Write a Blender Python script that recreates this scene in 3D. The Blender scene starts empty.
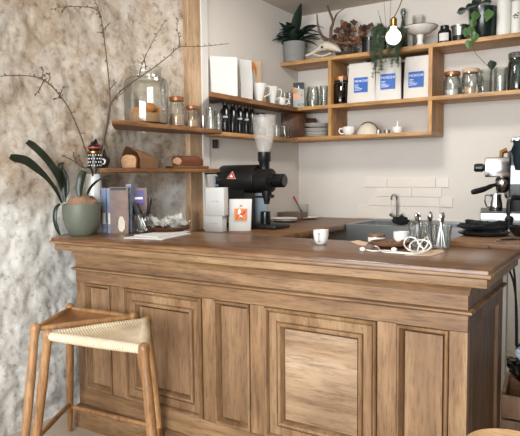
import bpy, bmesh, math, random
from mathutils import Vector, Matrix, noise as mn
random.seed(7)
PI = math.pi
S = bpy.context.scene
COL = S.collection

# ------------------------------------------------------------------ camera
CAM = Vector((2.3379, -4.2372, 1.2149))
YAW, PITCH, ROLL, FPX = 0.5704, -0.0731, -0.0097, 589.443
fw = Vector((-math.sin(YAW)*math.cos(PITCH), math.cos(YAW)*math.cos(PITCH), math.sin(PITCH)))
rt = fw.cross(Vector((0, 0, 1))).normalized()
up = rt.cross(fw)
rt, up = (math.cos(ROLL)*rt+math.sin(ROLL)*up), (-math.sin(ROLL)*rt+math.cos(ROLL)*up)
cd = bpy.data.cameras.new('camera')
cam = bpy.data.objects.new('camera', cd)
COL.objects.link(cam)
cam.matrix_world = Matrix((( rt.x, up.x, -fw.x, CAM.x), (rt.y, up.y, -fw.y, CAM.y), (rt.z, up.z, -fw.z, CAM.z), (0, 0, 0, 1)))
cd.sensor_fit = 'HORIZONTAL'; cd.sensor_width = 36; cd.lens = 36*FPX/520; cd.clip_start = .05
S.camera = cam

def at(px, py, x=None, y=None, z=None, d=None):
    """measured point of the room on a known plane"""
    v = fw + rt*((px-260)/FPX) + up*((218-py)/FPX)
    if d is not None: return CAM + v*d
    if x is not None: t = (x-CAM.x)/v.x
    elif y is not None: t = (y-CAM.y)/v.y
    else: t = (z-CAM.z)/v.z
    return CAM + v*t
def col(px, z, x=None, y=None):
    """point at height z on plane x or y in column px"""
    k = (px-260)/FPX; a = rt - fw*k
    if y is not None:
        xx = CAM.x - (a.y*(y-CAM.y)+a.z*(z-CAM.z))/a.x
        return Vector((xx, y, z))
    yy = CAM.y - (a.x*(x-CAM.x)+a.z*(z-CAM.z))/a.y
    return Vector((x, yy, z))
def mpp(p): return (Vector(p)-CAM).dot(fw)/FPX
def fit(pxc, w, pytop, z, x=None, y=None):
    """base centre, diameter, height of an upright thing"""
    p = col(pxc, z, x, y); m = mpp(p)
    t = at(pxc, pytop, x=x, y=y)
    return p, w*m, t.z - z

# ------------------------------------------------------------------ materials
def lin(c):
    if isinstance(c, str):
        c = [int(c[i:i+2], 16)/255 for i in (0, 2, 4)]
    return tuple((v/12.92 if v <= .04045 else ((v+.055)/1.055)**2.4) for v in c)+(1,)
def newmat(name):
    m = bpy.data.materials.new(name); m.use_nodes = True
    nt = m.node_tree; b = nt.nodes['Principled BSDF']
    return m, nt, b
def N(nt, t, **k):
    n = nt.nodes.new(t)
    for a, v in k.items():
        if hasattr(n, a): setattr(n, a, v)
        else: n.inputs[a.replace('_', ' ')].default_value = v
    return n
def L(nt, a, b): nt.links.new(a, b)
def ramp(nt, fac, stops):
    r = nt.nodes.new('ShaderNodeValToRGB'); e = r.color_ramp.elements
    while len(e) < len(stops): e.new(.5)
    for i, (p, c) in enumerate(stops): e[i].position = p; e[i].color = lin(c)
    L(nt, fac, r.inputs[0]); return r.outputs[0]
def mix(nt, fac, a, b, mode='MIX'):
    n = nt.nodes.new('ShaderNodeMix'); n.data_type = 'RGBA'; n.blend_type = mode
    for s, v in ((0, fac), (6, a), (7, b)):
        if hasattr(v, 'is_output'): L(nt, v, n.inputs[s])
        else: n.inputs[s].default_value = v
    return n.outputs[2]
def coords(nt, scale=(1, 1, 1), rand=True, src='Object'):
    t = nt.nodes.new('ShaderNodeTexCoord'); o = t.outputs[src]
    if rand:
        oi = nt.nodes.new('ShaderNodeObjectInfo'); m = N(nt, 'ShaderNodeMath', operation='MULTIPLY'); m.inputs[1].default_value = 13.7
        L(nt, oi.outputs['Random'], m.inputs[0])
        a = N(nt, 'ShaderNodeVectorMath', operation='ADD'); L(nt, o, a.inputs[0]); L(nt, m.outputs[0], a.inputs[1]); o = a.outputs[0]
    mp = nt.nodes.new('ShaderNodeMapping'); mp.inputs['Scale'].default_value = scale
    L(nt, o, mp.inputs[0]); return mp.outputs[0]
def bump(nt, b, h, strength, dist=.01):
    n = N(nt, 'ShaderNodeBump', Strength=strength, Distance=dist); L(nt, h, n.inputs['Height']); L(nt, n.outputs[0], b.inputs['Normal'])
def plain(name, c, rough=.5, metal=0., var=.12, scale=25, bmp=.05, coat=0, sss=0):
    m, nt, b = newmat(name)
    v = coords(nt); n = N(nt, 'ShaderNodeTexNoise', Scale=scale, Detail=5.); L(nt, v, n.inputs['Vector'])
    base = lin(c)
    dark = tuple(x*(1-var*1.6) for x in base[:3])+(1,); lite = tuple(min(1, x*(1+var)) for x in base[:3])+(1,)
    L(nt, mix(nt, n.outputs[0], dark, lite), b.inputs['Base Color'])
    b.inputs['Roughness'].default_value = rough; b.inputs['Metallic'].default_value = metal
    if coat: b.inputs['Coat Weight'].default_value = coat
    if bmp: bump(nt, b, n.outputs[0], bmp, .004)
    return m
def wood(name, dark, mid, light, axis='Z', scale=1., rough=.5, bmp=.25, wear=None):
    m, nt, b = newmat(name)
    st = {'X': (.09, 1, 1), 'Y': (1, .09, 1), 'Z': (1, 1, .09)}[axis]
    v = coords(nt, tuple(s*scale for s in st))
    n1 = N(nt, 'ShaderNodeTexNoise', Scale=13., Detail=8., Roughness=.66, Distortion=.5); L(nt, v, n1.inputs['Vector'])
    n2 = N(nt, 'ShaderNodeTexNoise', Scale=110., Detail=5., Roughness=.75); L(nt, v, n2.inputs['Vector'])
    v3 = coords(nt, (1, 1, 1)); n3 = N(nt, 'ShaderNodeTexNoise', Scale=3.2, Detail=4.); L(nt, v3, n3.inputs['Vector'])
    c = ramp(nt, n1.outputs[0], [(.28, dark), (.5, mid), (.72, light)])
    f = ramp(nt, n2.outputs[0], [(.34, '7a6f64'), (.52, 'ffffff')])
    c = mix(nt, .6, c, f, 'MULTIPLY')
    g = ramp(nt, n3.outputs[0], [(.3, 'b9ada0'), (.65, 'ffffff')])
    c = mix(nt, .7, c, g, 'MULTIPLY')
    if wear:
        w = ramp(nt, n3.outputs[0], [(.52, '000000'), (.7, 'ffffff')]); c = mix(nt, w, c, lin(wear))
    L(nt, c, b.inputs['Base Color']); b.inputs['Roughness'].default_value = rough
    a = N(nt, 'ShaderNodeMath', operation='ADD'); L(nt, n1.outputs[0], a.inputs[0]); L(nt, n2.outputs[0], a.inputs[1])
    bump(nt, b, a.outputs[0], bmp, .003)
    return m
def glassmat(name, tint='fcfdfc', refl=.5, rough=.03, edge=.6):
    m, nt, b = newmat(name); nt.nodes.remove(b)
    out = nt.nodes['Material Output']
    lw = N(nt, 'ShaderNodeLayerWeight', Blend=.35)
    nz = N(nt, 'ShaderNodeTexNoise', Scale=30.); L(nt, coords(nt), nz.inputs['Vector'])
    tr = nt.nodes.new('ShaderNodeBsdfTransparent'); gl = N(nt, 'ShaderNodeBsdfGlossy', Roughness=rough)
    c = ramp(nt, lw.outputs['Facing'], [(0, tint), (edge, tint), (1, 'b4b8b4')]); L(nt, c, tr.inputs['Color'])
    fz = N(nt, 'ShaderNodeMath', operation='MULTIPLY_ADD'); L(nt, lw.outputs['Fresnel'], fz.inputs[0]); fz.inputs[1].default_value = refl; fz.inputs[2].default_value = .03
    mx = nt.nodes.new('ShaderNodeMixShader'); L(nt, fz.outputs[0], mx.inputs[0]); L(nt, tr.outputs[0], mx.inputs[1]); L(nt, gl.outputs[0], mx.inputs[2])
    L(nt, mx.outputs[0], out.inputs[0]); return m

M = {}
oak = dict(dark='6a4d33', mid='8c6b4a', light='a68866')
M['oak_v'] = wood('oak upright grain', **oak, axis='Z', rough=.55)
M['oak_h'] = wood('oak lengthwise grain', **oak, axis='X', rough=.55)
M['oak_p'] = wood('oak panel figure', '6e5238', '8c6c4d', 'a98b6a', axis='Z', scale=.8, rough=.55)
M['oak_q'] = wood('oak pale panel figure', '866a4e', 'a08467', 'b79e84', axis='X', scale=.8, rough=.55)
M['oak_top'] = wood('oak worn top', '472c17', '7a5434', '9a7750', axis='X', scale=.8, rough=.3, wear='8a6746')
M['oak_end'] = wood('oak end boards', '5b432f', '77593f', '8c6d50', axis='Z', rough=.6)
M['pine'] = wood('pine shelf', 'a87a48', 'c3945d', 'd3a871', axis='X', rough=.5, bmp=.1)
M['pine_v'] = wood('pine upright', 'a4743f', 'bd8d56', 'cfa26a', axis='Z', rough=.5, bmp=.1)
M['postpine'] = wood('bare post', 'b08f6d', 'caa987', 'd6bc9c', axis='Z', rough=.65, bmp=.12)
M['shelfwood'] = wood('brown shelf', '5a3a20', '8a5f38', 'a87c4e', axis='Y', rough=.5)
M['darkboard'] = wood('dark board', '2f1a0e', '4d2e1a', '6a4428', axis='Y', rough=.5)
M['work'] = wood('butcher block', '4a3019', '76522f', '976e44', axis='X', rough=.4)
M['stoolwood'] = wood('stool beech', '8c633d', 'a87d52', 'bd9468', axis='Z', rough=.42, bmp=.08)
M['palewood'] = wood('pale stool wood', 'b1875c', 'cda67b', 'dcb98f', axis='X', rough=.4, bmp=.06)
M['bark'] = plain('bark', '5d4c41', .85, var=.35, scale=60, bmp=.4)
M['white'] = plain('white glaze', 'e4e2dc', .25, var=.03, coat=.3)
M['whitematt'] = plain('white matt ceramic', 'dedbd4', .6, var=.04)
M['paper'] = plain('white paper', 'cfcdc9', .8, var=.06, scale=9, bmp=.25)
M['bagpaper'] = plain('white coffee bag', 'd0cbc3', .7, var=.06, scale=7, bmp=.4)
M['kraft'] = plain('kraft paper', 'a98460', .8, var=.12, scale=14, bmp=.3)
M['card'] = plain('pale brown card', 'c7a98b', .8, var=.08)
M['blue'] = plain('blue label', '2f5fae', .6, var=.05)
M['ink'] = plain('dark ink', '3a3a3c', .7)
M['whiteink'] = plain('white print', 'eef0f4', .6, var=.02)
M['black'] = plain('black plastic', '121213', .38, var=.25, bmp=.03)
M['blackgloss'] = plain('black glossy metal', '0f1011', .22, var=.2, bmp=.02)
M['cloth'] = plain('black cloth', '0d0d10', .95, var=.3, scale=60, bmp=.5)
M['teal'] = plain('dark teal cloth', '22343b', .85, var=.25, scale=40, bmp=.4)
M['chrome'] = plain('polished steel', 'c9ccd0', .14, 1., var=.05, bmp=0)
M['steel'] = plain('brushed steel', 'a3a5a4', .35, 1., var=.12, scale=12, bmp=.05)
M['brass'] = plain('brass', '9c7443', .35, 1., var=.15)
M['copper'] = plain('copper lid', 'a8714a', .4, .6, var=.15)
M['potgreen'] = plain('grey green glaze', '5f6457', .5, var=.08, scale=40)
M['potgrey'] = plain('grey concrete pot', '84837f', .75, var=.12, scale=18)
M['potdark'] = plain('dark green glass pot', '15221f', .2, var=.2)
M['leaf'] = plain('dark leaf', '232e22', .38, var=.35, scale=14)
M['leafb'] = plain('dark houseplant leaf', '1f2f25', .4, var=.4, scale=12)
M['leafl'] = plain('light vine leaf', '4a6b38', .45, var=.3, scale=16)
M['fern'] = plain('fern green', '46583f', .7, var=.35, scale=30)
M['moss'] = plain('dry moss', '8f715a', .95, var=.4, scale=45, bmp=1.)
M['bone'] = plain('bone', 'cdc2b0', .7, var=.12, scale=20, bmp=.3)
M['antler'] = plain('antler', '6b5140', .6, var=.3, scale=30, bmp=.3)
M['dried'] = plain('dried flower brown', '5c4030', .9, var=.45, scale=30)
M['dried2'] = plain('dried flower orange', '95633f', .9, var=.35, scale=30)
M['crumb'] = plain('bread crumb', 'c29a72', .9, var=.3, scale=70, bmp=.6)
M['crust'] = plain('bread crust', '6b3a20', .8, var=.3, scale=30, bmp=.5)
M['cookie'] = plain('baked cookie', 'c2803f', .8, var=.25, scale=30, bmp=.4)
M['tile'] = plain('white wall tile', 'dcd3c8', .35, var=.04, scale=6, bmp=.03)
M['whitewood'] = plain('white painted board', 'd8d4cd', .6, var=.05, scale=8)
M['red'] = plain('red print', 'b8321f', .5, var=.1)
M['orange'] = plain('orange print', 'e0822c', .6, var=.15, scale=20)
M['salmon'] = plain('salmon print', 'dfa98c', .6, var=.05)
M['greyprint'] = plain('grey print', 'a9b0aa', .6, var=.05)
M['purple'] = plain('purple cover', '4b3a78', .5, var=.15)
M['bluebook'] = plain('blue book cover', '687c9c', .55, var=.12)
M['spine'] = plain('illustrated spine', '85889c', .5, var=.6, scale=45)
M['cover'] = plain('photo cover', '6c4a38', .45, var=.6, scale=22)
M['silverbrown'] = plain('brown box', '6b5646', .6, var=.2)
M['bagblack'] = plain('black bin liner', '0c0d0e', .22, var=.3, scale=20, bmp=.8)
M['clearblue'] = plain('pale plastic', 'b6c3cd', .3, var=.15, scale=20, bmp=.6)
M['fridge'] = plain('pale grey enamel', '98aab8', .4, var=.05, scale=6)
M['bowlwood'] = plain('turned wood bowl', '5a3219', .5, var=.3, scale=20)
M['dishwood'] = plain('turned wood dish', '6e4a33', .45, var=.3, scale=20)
M['wrap'] = plain('leather seat', '8b6038', .55, var=.2, scale=30, bmp=.15)
M['glass'] = glassmat('clear glass')
M['glassg'] = glassmat('grey glass', 'f5f7f6', .6)
M['amber'] = glassmat('amber glass', 'a98a6c', .6)
M['smoke'] = glassmat('smoked jar glass', 'c4cbc9', .7)
M['liquid'] = plain('coffee beans', '2d1810', .5, var=.5, scale=120, bmp=.6)

def cordmat():
    m, nt, b = newmat('natural paper cord')
    uv = nt.nodes.new('ShaderNodeUVMap'); mp = nt.nodes.new('ShaderNodeMapping'); L(nt, uv.outputs[0], mp.inputs[0])
    w = N(nt, 'ShaderNodeTexWave', Scale=10., Distortion=1.5, Detail=2.); w.inputs['Detail Scale'].default_value = 1.5
    L(nt, mp.outputs[0], w.inputs['Vector'])
    n = N(nt, 'ShaderNodeTexNoise', Scale=14., Detail=4.); L(nt, coords(nt), n.inputs['Vector'])
    c = ramp(nt, w.outputs['Fac'], [(0, 'b3a184'), (.35, 'd0c1a6'), (1, 'dccfb9')])
    c = mix(nt, .5, c, ramp(nt, n.outputs[0], [(.3, 'd6c8ad'), (.7, 'ffffff')]), 'MULTIPLY')
    L(nt, c, b.inputs['Base Color']); b.inputs['Roughness'].default_value = .75
    bump(nt, b, w.outputs['Fac'], .5, .004); return m
M['cord'] = cordmat()

def stonemat():
    m, nt, b = newmat('old limewashed stone')
    v = coords(nt, rand=False)
    def nz(s, d=8., r=.65, dist=.3, off=0):
        mp = nt.nodes.new('ShaderNodeMapping'); mp.inputs['Location'].default_value = (off, off*.7, off*1.3); L(nt, v, mp.inputs[0])
        n = N(nt, 'ShaderNodeTexNoise', Scale=s, Detail=d, Roughness=r, Distortion=dist); L(nt, mp.outputs[0], n.inputs['Vector']); return n.outputs[0]
    big, mid, fine, tone = nz(1.9, 10., .66, .3, 2.), nz(5.0, 10., .7, .4, 4.), nz(26., 8., .7, 0, 1.), nz(1.1, 5., .6, .3, 7.)
    base = ramp(nt, mid, [(.34, '94816e'), (.43, 'b3a594'), (.54, 'c2b7a9'), (.66, 'd0c8bc')])
    brown = ramp(nt, mid, [(.36, '7b6249'), (.5, '997d60'), (.64, 'b29a7d')])
    c = mix(nt, ramp(nt, big, [(.53, '000000'), (.57, 'b8b8b8')]), base, brown)
    lime = ramp(nt, mid, [(.34, 'a6a39c'), (.43, 'c8c6c1'), (.52, 'd9d8d4'), (.68, 'e2e1dd')])
    sep = nt.nodes.new('ShaderNodeSeparateXYZ'); L(nt, v, sep.inputs[0])
    ad = N(nt, 'ShaderNodeMath', operation='MULTIPLY_ADD'); L(nt, tone, ad.inputs[0]); ad.inputs[1].default_value = 3.2; L(nt, sep.outputs['Z'], ad.inputs[2])
    mr = N(nt, 'ShaderNodeMapRange'); mr.inputs[1].default_value = 2.65; mr.inputs[2].default_value = 3.05; mr.inputs[3].default_value = 1; mr.inputs[4].default_value = 0
    L(nt, ad.outputs[0], mr.inputs[0]); c = mix(nt, mr.outputs[0], c, lime)
    c = mix(nt, ramp(nt, nz(3.4, 9., .68, .4, 11.), [(.56, '000000'), (.6, 'a0a0a0')]), c, lin('c3c3bf'))
    c = mix(nt, ramp(nt, nz(4.2, 9., .7, .6, 15.), [(.62, '000000'), (.66, '909090')]), c, lin('877d70'))
    c = mix(nt, .7, c, ramp(nt, fine, [(.33, '85776a'), (.42, 'e4dfd8'), (.52, 'ffffff')]), 'MULTIPLY')
    L(nt, c, b.inputs['Base Color']); b.inputs['Roughness'].default_value = .95
    s = N(nt, 'ShaderNodeMath', operation='MULTIPLY_ADD'); L(nt, fine, s.inputs[0]); s.inputs[1].default_value = .5; L(nt, mid, s.inputs[2])
    bump(nt, b, s.outputs[0], .4, .015); return m
M['stone'] = stonemat()
M['plaster'] = plain('white plaster', 'd6cfc6', .85, var=.03, scale=5, bmp=.08)
M['ceil'] = plain('ceiling paint', 'c2b9ac', .9, var=.04, scale=4, bmp=.05)
M['floor'] = plain('pale screed floor', 'b5a794', .7, var=.1, scale=4, bmp=.1)
M['darkwall'] = plain('dark unseen right wall', '3b3a38', .9, var=.1, scale=4)  # chosen dark so the right wall bounces little light

# ------------------------------------------------------------------ mesh helpers
def box(bm, c, s, rz=0, bev=0, rx=0, ry=0):
    r = bmesh.ops.create_cube(bm, size=1)['verts']
    mtx = Matrix.Translation(c) @ Matrix.Rotation(rz, 4, 'Z') @ Matrix.Rotation(ry, 4, 'Y') @ Matrix.Rotation(rx, 4, 'X') @ Matrix.Diagonal((*s, 1))
    bmesh.ops.transform(bm, matrix=mtx, verts=r)
    if bev:
        es = {e for v in r for e in v.link_edges}
        bmesh.ops.bevel(bm, geom=list(es), offset=bev, segments=2, profile=.5, affect='EDGES')
    return bm
def bb(x0, x1, y0, y1, z0, z1, bev=0, bm=None):
    return box(bm or bmesh.new(), ((x0+x1)/2, (y0+y1)/2, (z0+z1)/2), (abs(x1-x0), abs(y1-y0), abs(z1-z0)), bev=bev)
def lathe(prof, seg=28, bm=None, c=(0, 0, 0), close=False):
    bm = bm or bmesh.new(); rings = []
    for r, z in prof:
        if r < 1e-5: rings.append([bm.verts.new((c[0], c[1], c[2]+z))])
        else: rings.append([bm.verts.new((c[0]+r*math.cos(2*PI*i/seg), c[1]+r*math.sin(2*PI*i/seg), c[2]+z)) for i in range(seg)])
    pr = list(zip(rings, rings[1:]))
    if close: pr.append((rings[-1], rings[0]))
    for a, b in pr:
        for i in range(seg):
            j = (i+1) % seg
            if len(a) == 1 and len(b) == 1: continue
            if len(a) == 1: bm.faces.new((a[0], b[i], b[j])) if False else bm.faces.new((a[0], b[j], b[i]))
            elif len(b) == 1: bm.faces.new((a[i], a[j], b[0]))
            else: bm.faces.new((a[i], a[j], b[j], b[i]))
    bmesh.ops.recalc_face_normals(bm, faces=bm.faces)
    return bm
def tube(pts, r, seg=8, bm=None, closed=False):
    bm = bm or bmesh.new(); pts = [Vector(p) for p in pts]; n = len(pts); rings = []; prev = None
    for i, p in enumerate(pts):
        if closed: t = pts[(i+1) % n]-pts[i-1]
        else: t = pts[min(i+1, n-1)]-pts[max(i-1, 0)]
        t.normalize()
        if prev is None:
            a = Vector((0, 0, 1)) if abs(t.z) < .9 else Vector((1, 0, 0))
            u = t.cross(a).normalized()
        else:
            u = (prev - t*prev.dot(t)).normalized()
        prev = u; w = t.cross(u); rr = r[i] if isinstance(r, (list, tuple)) else r
        rings.append([bm.verts.new(p+(u*math.cos(2*PI*k/seg)+w*math.sin(2*PI*k/seg))*rr) for k in range(seg)])
    prs = list(zip(rings, rings[1:]))
    if closed: prs.append((rings[-1], rings[0]))
    for a, b in prs:
        for k in range(seg): bm.faces.new((a[k], a[(k+1) % seg], b[(k+1) % seg], b[k]))
    if not closed: bm.faces.new(rings[0][::-1]); bm.faces.new(rings[-1])
    bmesh.ops.recalc_face_normals(bm, faces=bm.faces)
    return bm
def smooth(pts, k=6):
    """Catmull-Rom through points"""
    P = [Vector(p) for p in pts]; out = []
    for i in range(len(P)-1):
        a, b, c, d = P[max(i-1, 0)], P[i], P[i+1], P[min(i+2, len(P)-1)]
        for j in range(k):
            t = j/k; out.append(.5*((2*b)+(c-a)*t+(2*a-5*b+4*c-d)*t*t+(3*b-a-3*c+d)*t**3))
    return out+[P[-1]]
def prism(poly, z0, z1, bm=None, bev=0):
    bm = bm or bmesh.new(); a = [bm.verts.new((x, y, z0)) for x, y in poly]; b = [bm.verts.new((x, y, z1)) for x, y in poly]
    n = len(poly); fs = [bm.faces.new(a[::-1]), bm.faces.new(b)]
    for i in range(n): fs.append(bm.faces.new((a[i], a[(i+1) % n], b[(i+1) % n], b[i])))
    bmesh.ops.recalc_face_normals(bm, faces=fs)
    if bev: bmesh.ops.bevel(bm, geom=list({e for f in fs for e in f.edges}), offset=bev, segments=2, profile=.5, affect='EDGES')
    return bm
def frame(x0, x1, z0, z1, prof, bm=None, y=0):
    """mitred moulding round a rectangle: prof = (inset, forward)"""
    bm = bm or bmesh.new(); rings = []
    for i, f in prof:
        rings.append([bm.verts.new(p) for p in ((x0+i, y-f, z0+i), (x1-i, y-f, z0+i), (x1-i, y-f, z1-i), (x0+i, y-f, z1-i))])
    for a, b in zip(rings, rings[1:]):
        for k in range(4): bm.faces.new((a[k], a[(k+1) % 4], b[(k+1) % 4], b[k]))
    bmesh.ops.recalc_face_normals(bm, faces=bm.faces)
    return bm
def ring(x0, x1, y0, y1, prof, bm=None):
    """mitred cornice round a plan rectangle: prof = (out, z), closed loop of profile"""
    bm = bm or bmesh.new(); rings = []
    for o, z in prof:
        rings.append([bm.verts.new(p) for p in ((x0-o, y0-o, z), (x1+o, y0-o, z), (x1+o, y1, z), (x0-o, y1, z))])
    for a, b in zip(rings, rings[1:]):
        for k in range(4): bm.faces.new((a[k], a[(k+1) % 4], b[(k+1) % 4], b[k]))
    bm.faces.new(rings[0][::-1]); bm.faces.new(rings[-1])
    bmesh.ops.recalc_face_normals(bm, faces=bm.faces)
    return bm
def ribbon(pts, widths, side, thick=.0015, curl=.25, bm=None):
    """a leaf blade: centre line, half widths, side vector"""
    bm = bm or bmesh.new(); P = [Vector(p) for p in pts]; n = len(P); T = []; B = []
    for i, p in enumerate(P):
        t = (P[min(i+1, n-1)]-P[max(i-1, 0)]).normalized(); s = Vector(side) if not isinstance(side, list) else Vector(side[i])
        s = (s-t*s.dot(t)).normalized(); nn = t.cross(s); w = widths[i] if isinstance(widths, (list, tuple)) else widths
        row = [p+s*w*k+nn*(w*curl*(abs(k)**1.5)) for k in (-1, -.5, 0, .5, 1)]
        T.append([bm.verts.new(q+nn*thick) for q in row]); B.append([bm.verts.new(q-nn*thick) for q in row])
    fs = []
    for i in range(n-1):
        for k in range(4):
            fs.append(bm.faces.new((T[i][k], T[i][k+1], T[i+1][k+1], T[i+1][k]))); fs.append(bm.faces.new((B[i][k], B[i+1][k], B[i+1][k+1], B[i][k+1])))
        fs.append(bm.faces.new((T[i][0], T[i+1][0], B[i+1][0], B[i][0]))); fs.append(bm.faces.new((T[i][4], B[i][4], B[i+1][4], T[i+1][4])))
    for e in (0, n-1):
        for k in range(4): fs.append(bm.faces.new((T[e][k], B[e][k], B[e][k+1], T[e][k+1])))
    bmesh.ops.recalc_face_normals(bm, faces=fs)
    return bm
def blob(c, s, bm=None, sub=2, amp=.15, fr=9, seed=0):
    bm = bm or bmesh.new(); vs = bmesh.ops.create_icosphere(bm, subdivisions=sub, radius=1)['verts']
    for v in vs:
        d = 1+amp*mn.noise(v.co*fr*.25+Vector((seed*3.1, seed, 0)))
        v.co = Vector((c[0]+v.co.x*s[0]*d, c[1]+v.co.y*s[1]*d, c[2]+v.co.z*s[2]*d))
    return bm
def xf(bm, mtx):
    bmesh.ops.transform(bm, matrix=mtx, verts=bm.verts); return bm
def obj(name, bm, m, parent=None, sm=True, loc=None, rz=0, ang=40):
    me = bpy.data.meshes.new(name); bm.to_mesh(me); bm.free()
    o = bpy.data.objects.new(name, me); COL.objects.link(o)
    me.materials.append(M[m] if isinstance(m, str) else m)
    if sm:
        for p in me.polygons: p.use_smooth = True
        try: me.set_sharp_from_angle(angle=math.radians(ang))
        except Exception: pass
    if parent: o.parent = parent
    if loc is not None: o.location = loc
    o.rotation_euler.z = rz
    return o
def tag(o, label, cat, group=None):
    o['label'] = label; o['category'] = cat
    if group: o['group'] = group
    return o
def thing(name, label, cat, loc=(0, 0, 0), rz=0, group=None):
    o = bpy.data.objects.new(name, None); COL.objects.link(o); o.location = loc; o.rotation_euler = (0, 0, rz); o.empty_display_size = .05
    return tag(o, label, cat, group)
def struct(name, bm, m, **k):
    o = obj(name, bm, m, **k); o['kind'] = 'structure'; return o
def dup(root, loc, rz=0, label=None, group=None, rot=None, scale=None):
    r = root.copy(); COL.objects.link(r); r.location = loc
    r.rotation_euler = rot if rot else (0, 0, rz)
    if scale: r.scale = scale
    if label: r['label'] = label
    if group: r['group'] = group
    for ch in list(root.children):
        c = ch.copy(); COL.objects.link(c); c.parent = r
        for g in ch.children:
            d = g.copy(); COL.objects.link(d); d.parent = c
    return r
def text(name, s, size, m, parent, loc, rot, ext=.0004):
    cu = bpy.data.curves.new(name, 'FONT'); cu.body = s; cu.size = size; cu.extrude = ext; cu.align_x = 'LEFT'
    tmp = bpy.data.objects.new('tmp', cu); COL.objects.link(tmp); bpy.context.view_layer.update()
    me = bpy.data.meshes.new_from_object(tmp.evaluated_get(bpy.context.evaluated_depsgraph_get())); bpy.data.objects.remove(tmp); bpy.data.curves.remove(cu)
    me.name = name; o = bpy.data.objects.new(name, me); COL.objects.link(o); me.materials.clear(); me.materials.append(M[m]); o.parent = parent; o.location = loc; o.rotation_euler = rot
    return o
def vessel(r0, r1, h, t=.003, r_mid=None, foot=.0):
    """open vessel profile with wall thickness"""
    rm = r_mid or (r0+r1)/2
    return [(0, foot), (r0*.9, foot), (r0, foot+.003), (rm, h*.5), (r1, h), (r1-t, h), (rm-t, h*.5), (r0-t, foot+t+.004), (0, foot+t+.002)]
UPV = Vector((0, 0, 1))
# facing of small upright things towards the room's open side
FACE = math.atan2(rt.y, rt.x)

# ------------------------------------------------------------------ room shell
def stone_x(y, z):
    t = max(0, min(1, (-1.39-y)/.35)); t = t*t*(3-2*t)
    base = -.035-.085*t
    p = Vector((0, y, z))
    w = p + .05*mn.noise_vector(p*6)
    d = .016*mn.fractal(p*2.6, 1., 2., 3) + .010*mn.fractal(w*9+Vector((3, 1, 5)), .8, 2.1, 4)
    v = mn.voronoi(w*4.6)[0]
    d += .022*(min(v[1]-v[0], .3)-.15)
    return base + d*(.35+.65*t)
def stone_wall():
    bm = bmesh.new()
    ys = [-1.389-i*.0105 for i in range(200)]; ys += [ys[-1]-.25*i for i in range(1, 15)]
    zs = [2.475*i/235 for i in range(236)]
    g = [[bm.verts.new((stone_x(y, z), y, z)) for z in zs] for y in ys]
    bk = [[bm.verts.new((-.4, y, z)) for z in (0, 2.475)] for y in (ys[0], ys[-1])]
    for i in range(len(ys)-1):
        for j in range(len(zs)-1): bm.faces.new((g[i][j], g[i][j+1], g[i+1][j+1], g[i+1][j]))
    bm.faces.new((bk[0][0], bk[0][1], bk[1][1], bk[1][0]))
    bmesh.ops.recalc_face_normals(bm, faces=bm.faces)
    return bm
o = struct('wall_left', stone_wall(), 'stone', ang=80)
o2 = struct('wall_left', bb(-.3, 0, -1.268, .0, 0, 2.475), 'plaster', sm=False)
struct('wall_back', bb(-.3, 5, 0, .2, 0, 2.475), 'plaster', sm=False)
struct('floor', bb(-.45, 5.2, -6.3, .2, -.1, 0), 'floor', sm=False)
struct('ceiling', bb(-.45, 5.2, -6.3, .2, 2.475, 2.6), 'ceil', sm=False)
struct('wall_right', bb(5, 5.2, -6.3, .2, 0, 2.475), 'darkwall', sm=False)  # unseen wall, added dark to keep light off the counter's right end
bm = bmesh.new()
bb(-.4, .4, -6.3, -6.1, 0, 2.475, bm=bm); bb(3.4, 5, -6.3, -6.1, 0, 2.475, bm=bm); bb(.4, 3.4, -6.3, -6.1, 0, .6, bm=bm); bb(.4, 3.4, -6.3, -6.1, 2.4, 2.475, bm=bm)
struct('wall_front', bm, 'plaster', sm=False)
struct('trim_1', bb(-.2, .004, -1.389, -1.268, 0, 2.475, bev=.003), 'postpine', sm=False)      # bare pine post
struct('trim_2', bb(-.1, .012, -1.268, -1.2, 0, 2.475, bev=.003), 'whitewood', sm=False)       # white painted strip beside it
# stepped white tiles above the sink
bm = bmesh.new()
rows = [(.577, 1.211, 1.114, 1.183), (.675, 1.163, 1.044, 1.112), (.61, 1.241, .974, 1.042), (.52, 1.158, .876, .972)]
for i, (a, b, z0, z1) in enumerate(rows):
    w = .36; x = a
    while x < b-.01:
        e = min(b, x+(w if x > a else w*(.5+.25*(i % 2))))
        bb(x+.0008, e-.0008, -.009, -.0005, z0+.0005, z1-.0005, bev=.0012, bm=bm); x = e
struct('trim_3', bm, 'tile', sm=False)

# ------------------------------------------------------------------ bar counter
ctr = thing('bar_counter', 'long carved oak bar counter with raised panels and moulded worn top', 'counter', (0, 0, 0))
FY = -2.35; X0, X1, YB = .07, 1.90, -1.78
top_poly = [(-.016, -2.42), (1.975, -2.42), (1.975, -1.875), (-.15, -1.875), (-.145, -2.2), (-.095, -2.305)]
bm = prism(top_poly, .898, .925, bev=.006)
for px_, py_ in ((0, 0),): pass
obj('countertop', bm, 'oak_top', ctr)
obj('edge_moulding', prism([(-.022, -2.428), (1.983, -2.428), (1.983, -1.877), (1.90, -1.877), (1.90, -2.36), (-.022, -2.36)], .9, .912, bev=.004), 'oak_h', ctr)
obj('underboard', prism([(.004, -2.416), (1.970, -2.416), (1.970, -1.88), (.004, -1.88)], .868, .898, bev=.005), 'oak_h', ctr)
obj('cornice', ring(X0, X1, FY, YB, [(-.05, .868), (.016, .868), (.015, .862), (.010, .852), (.006, .842), (.005, .832), (.0, .83), (-.05, .83)]), 'oak_h', ctr, ang=30)
obj('frieze', bb(X0, X1, FY, YB, .782, .83), 'oak_h', ctr)
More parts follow.
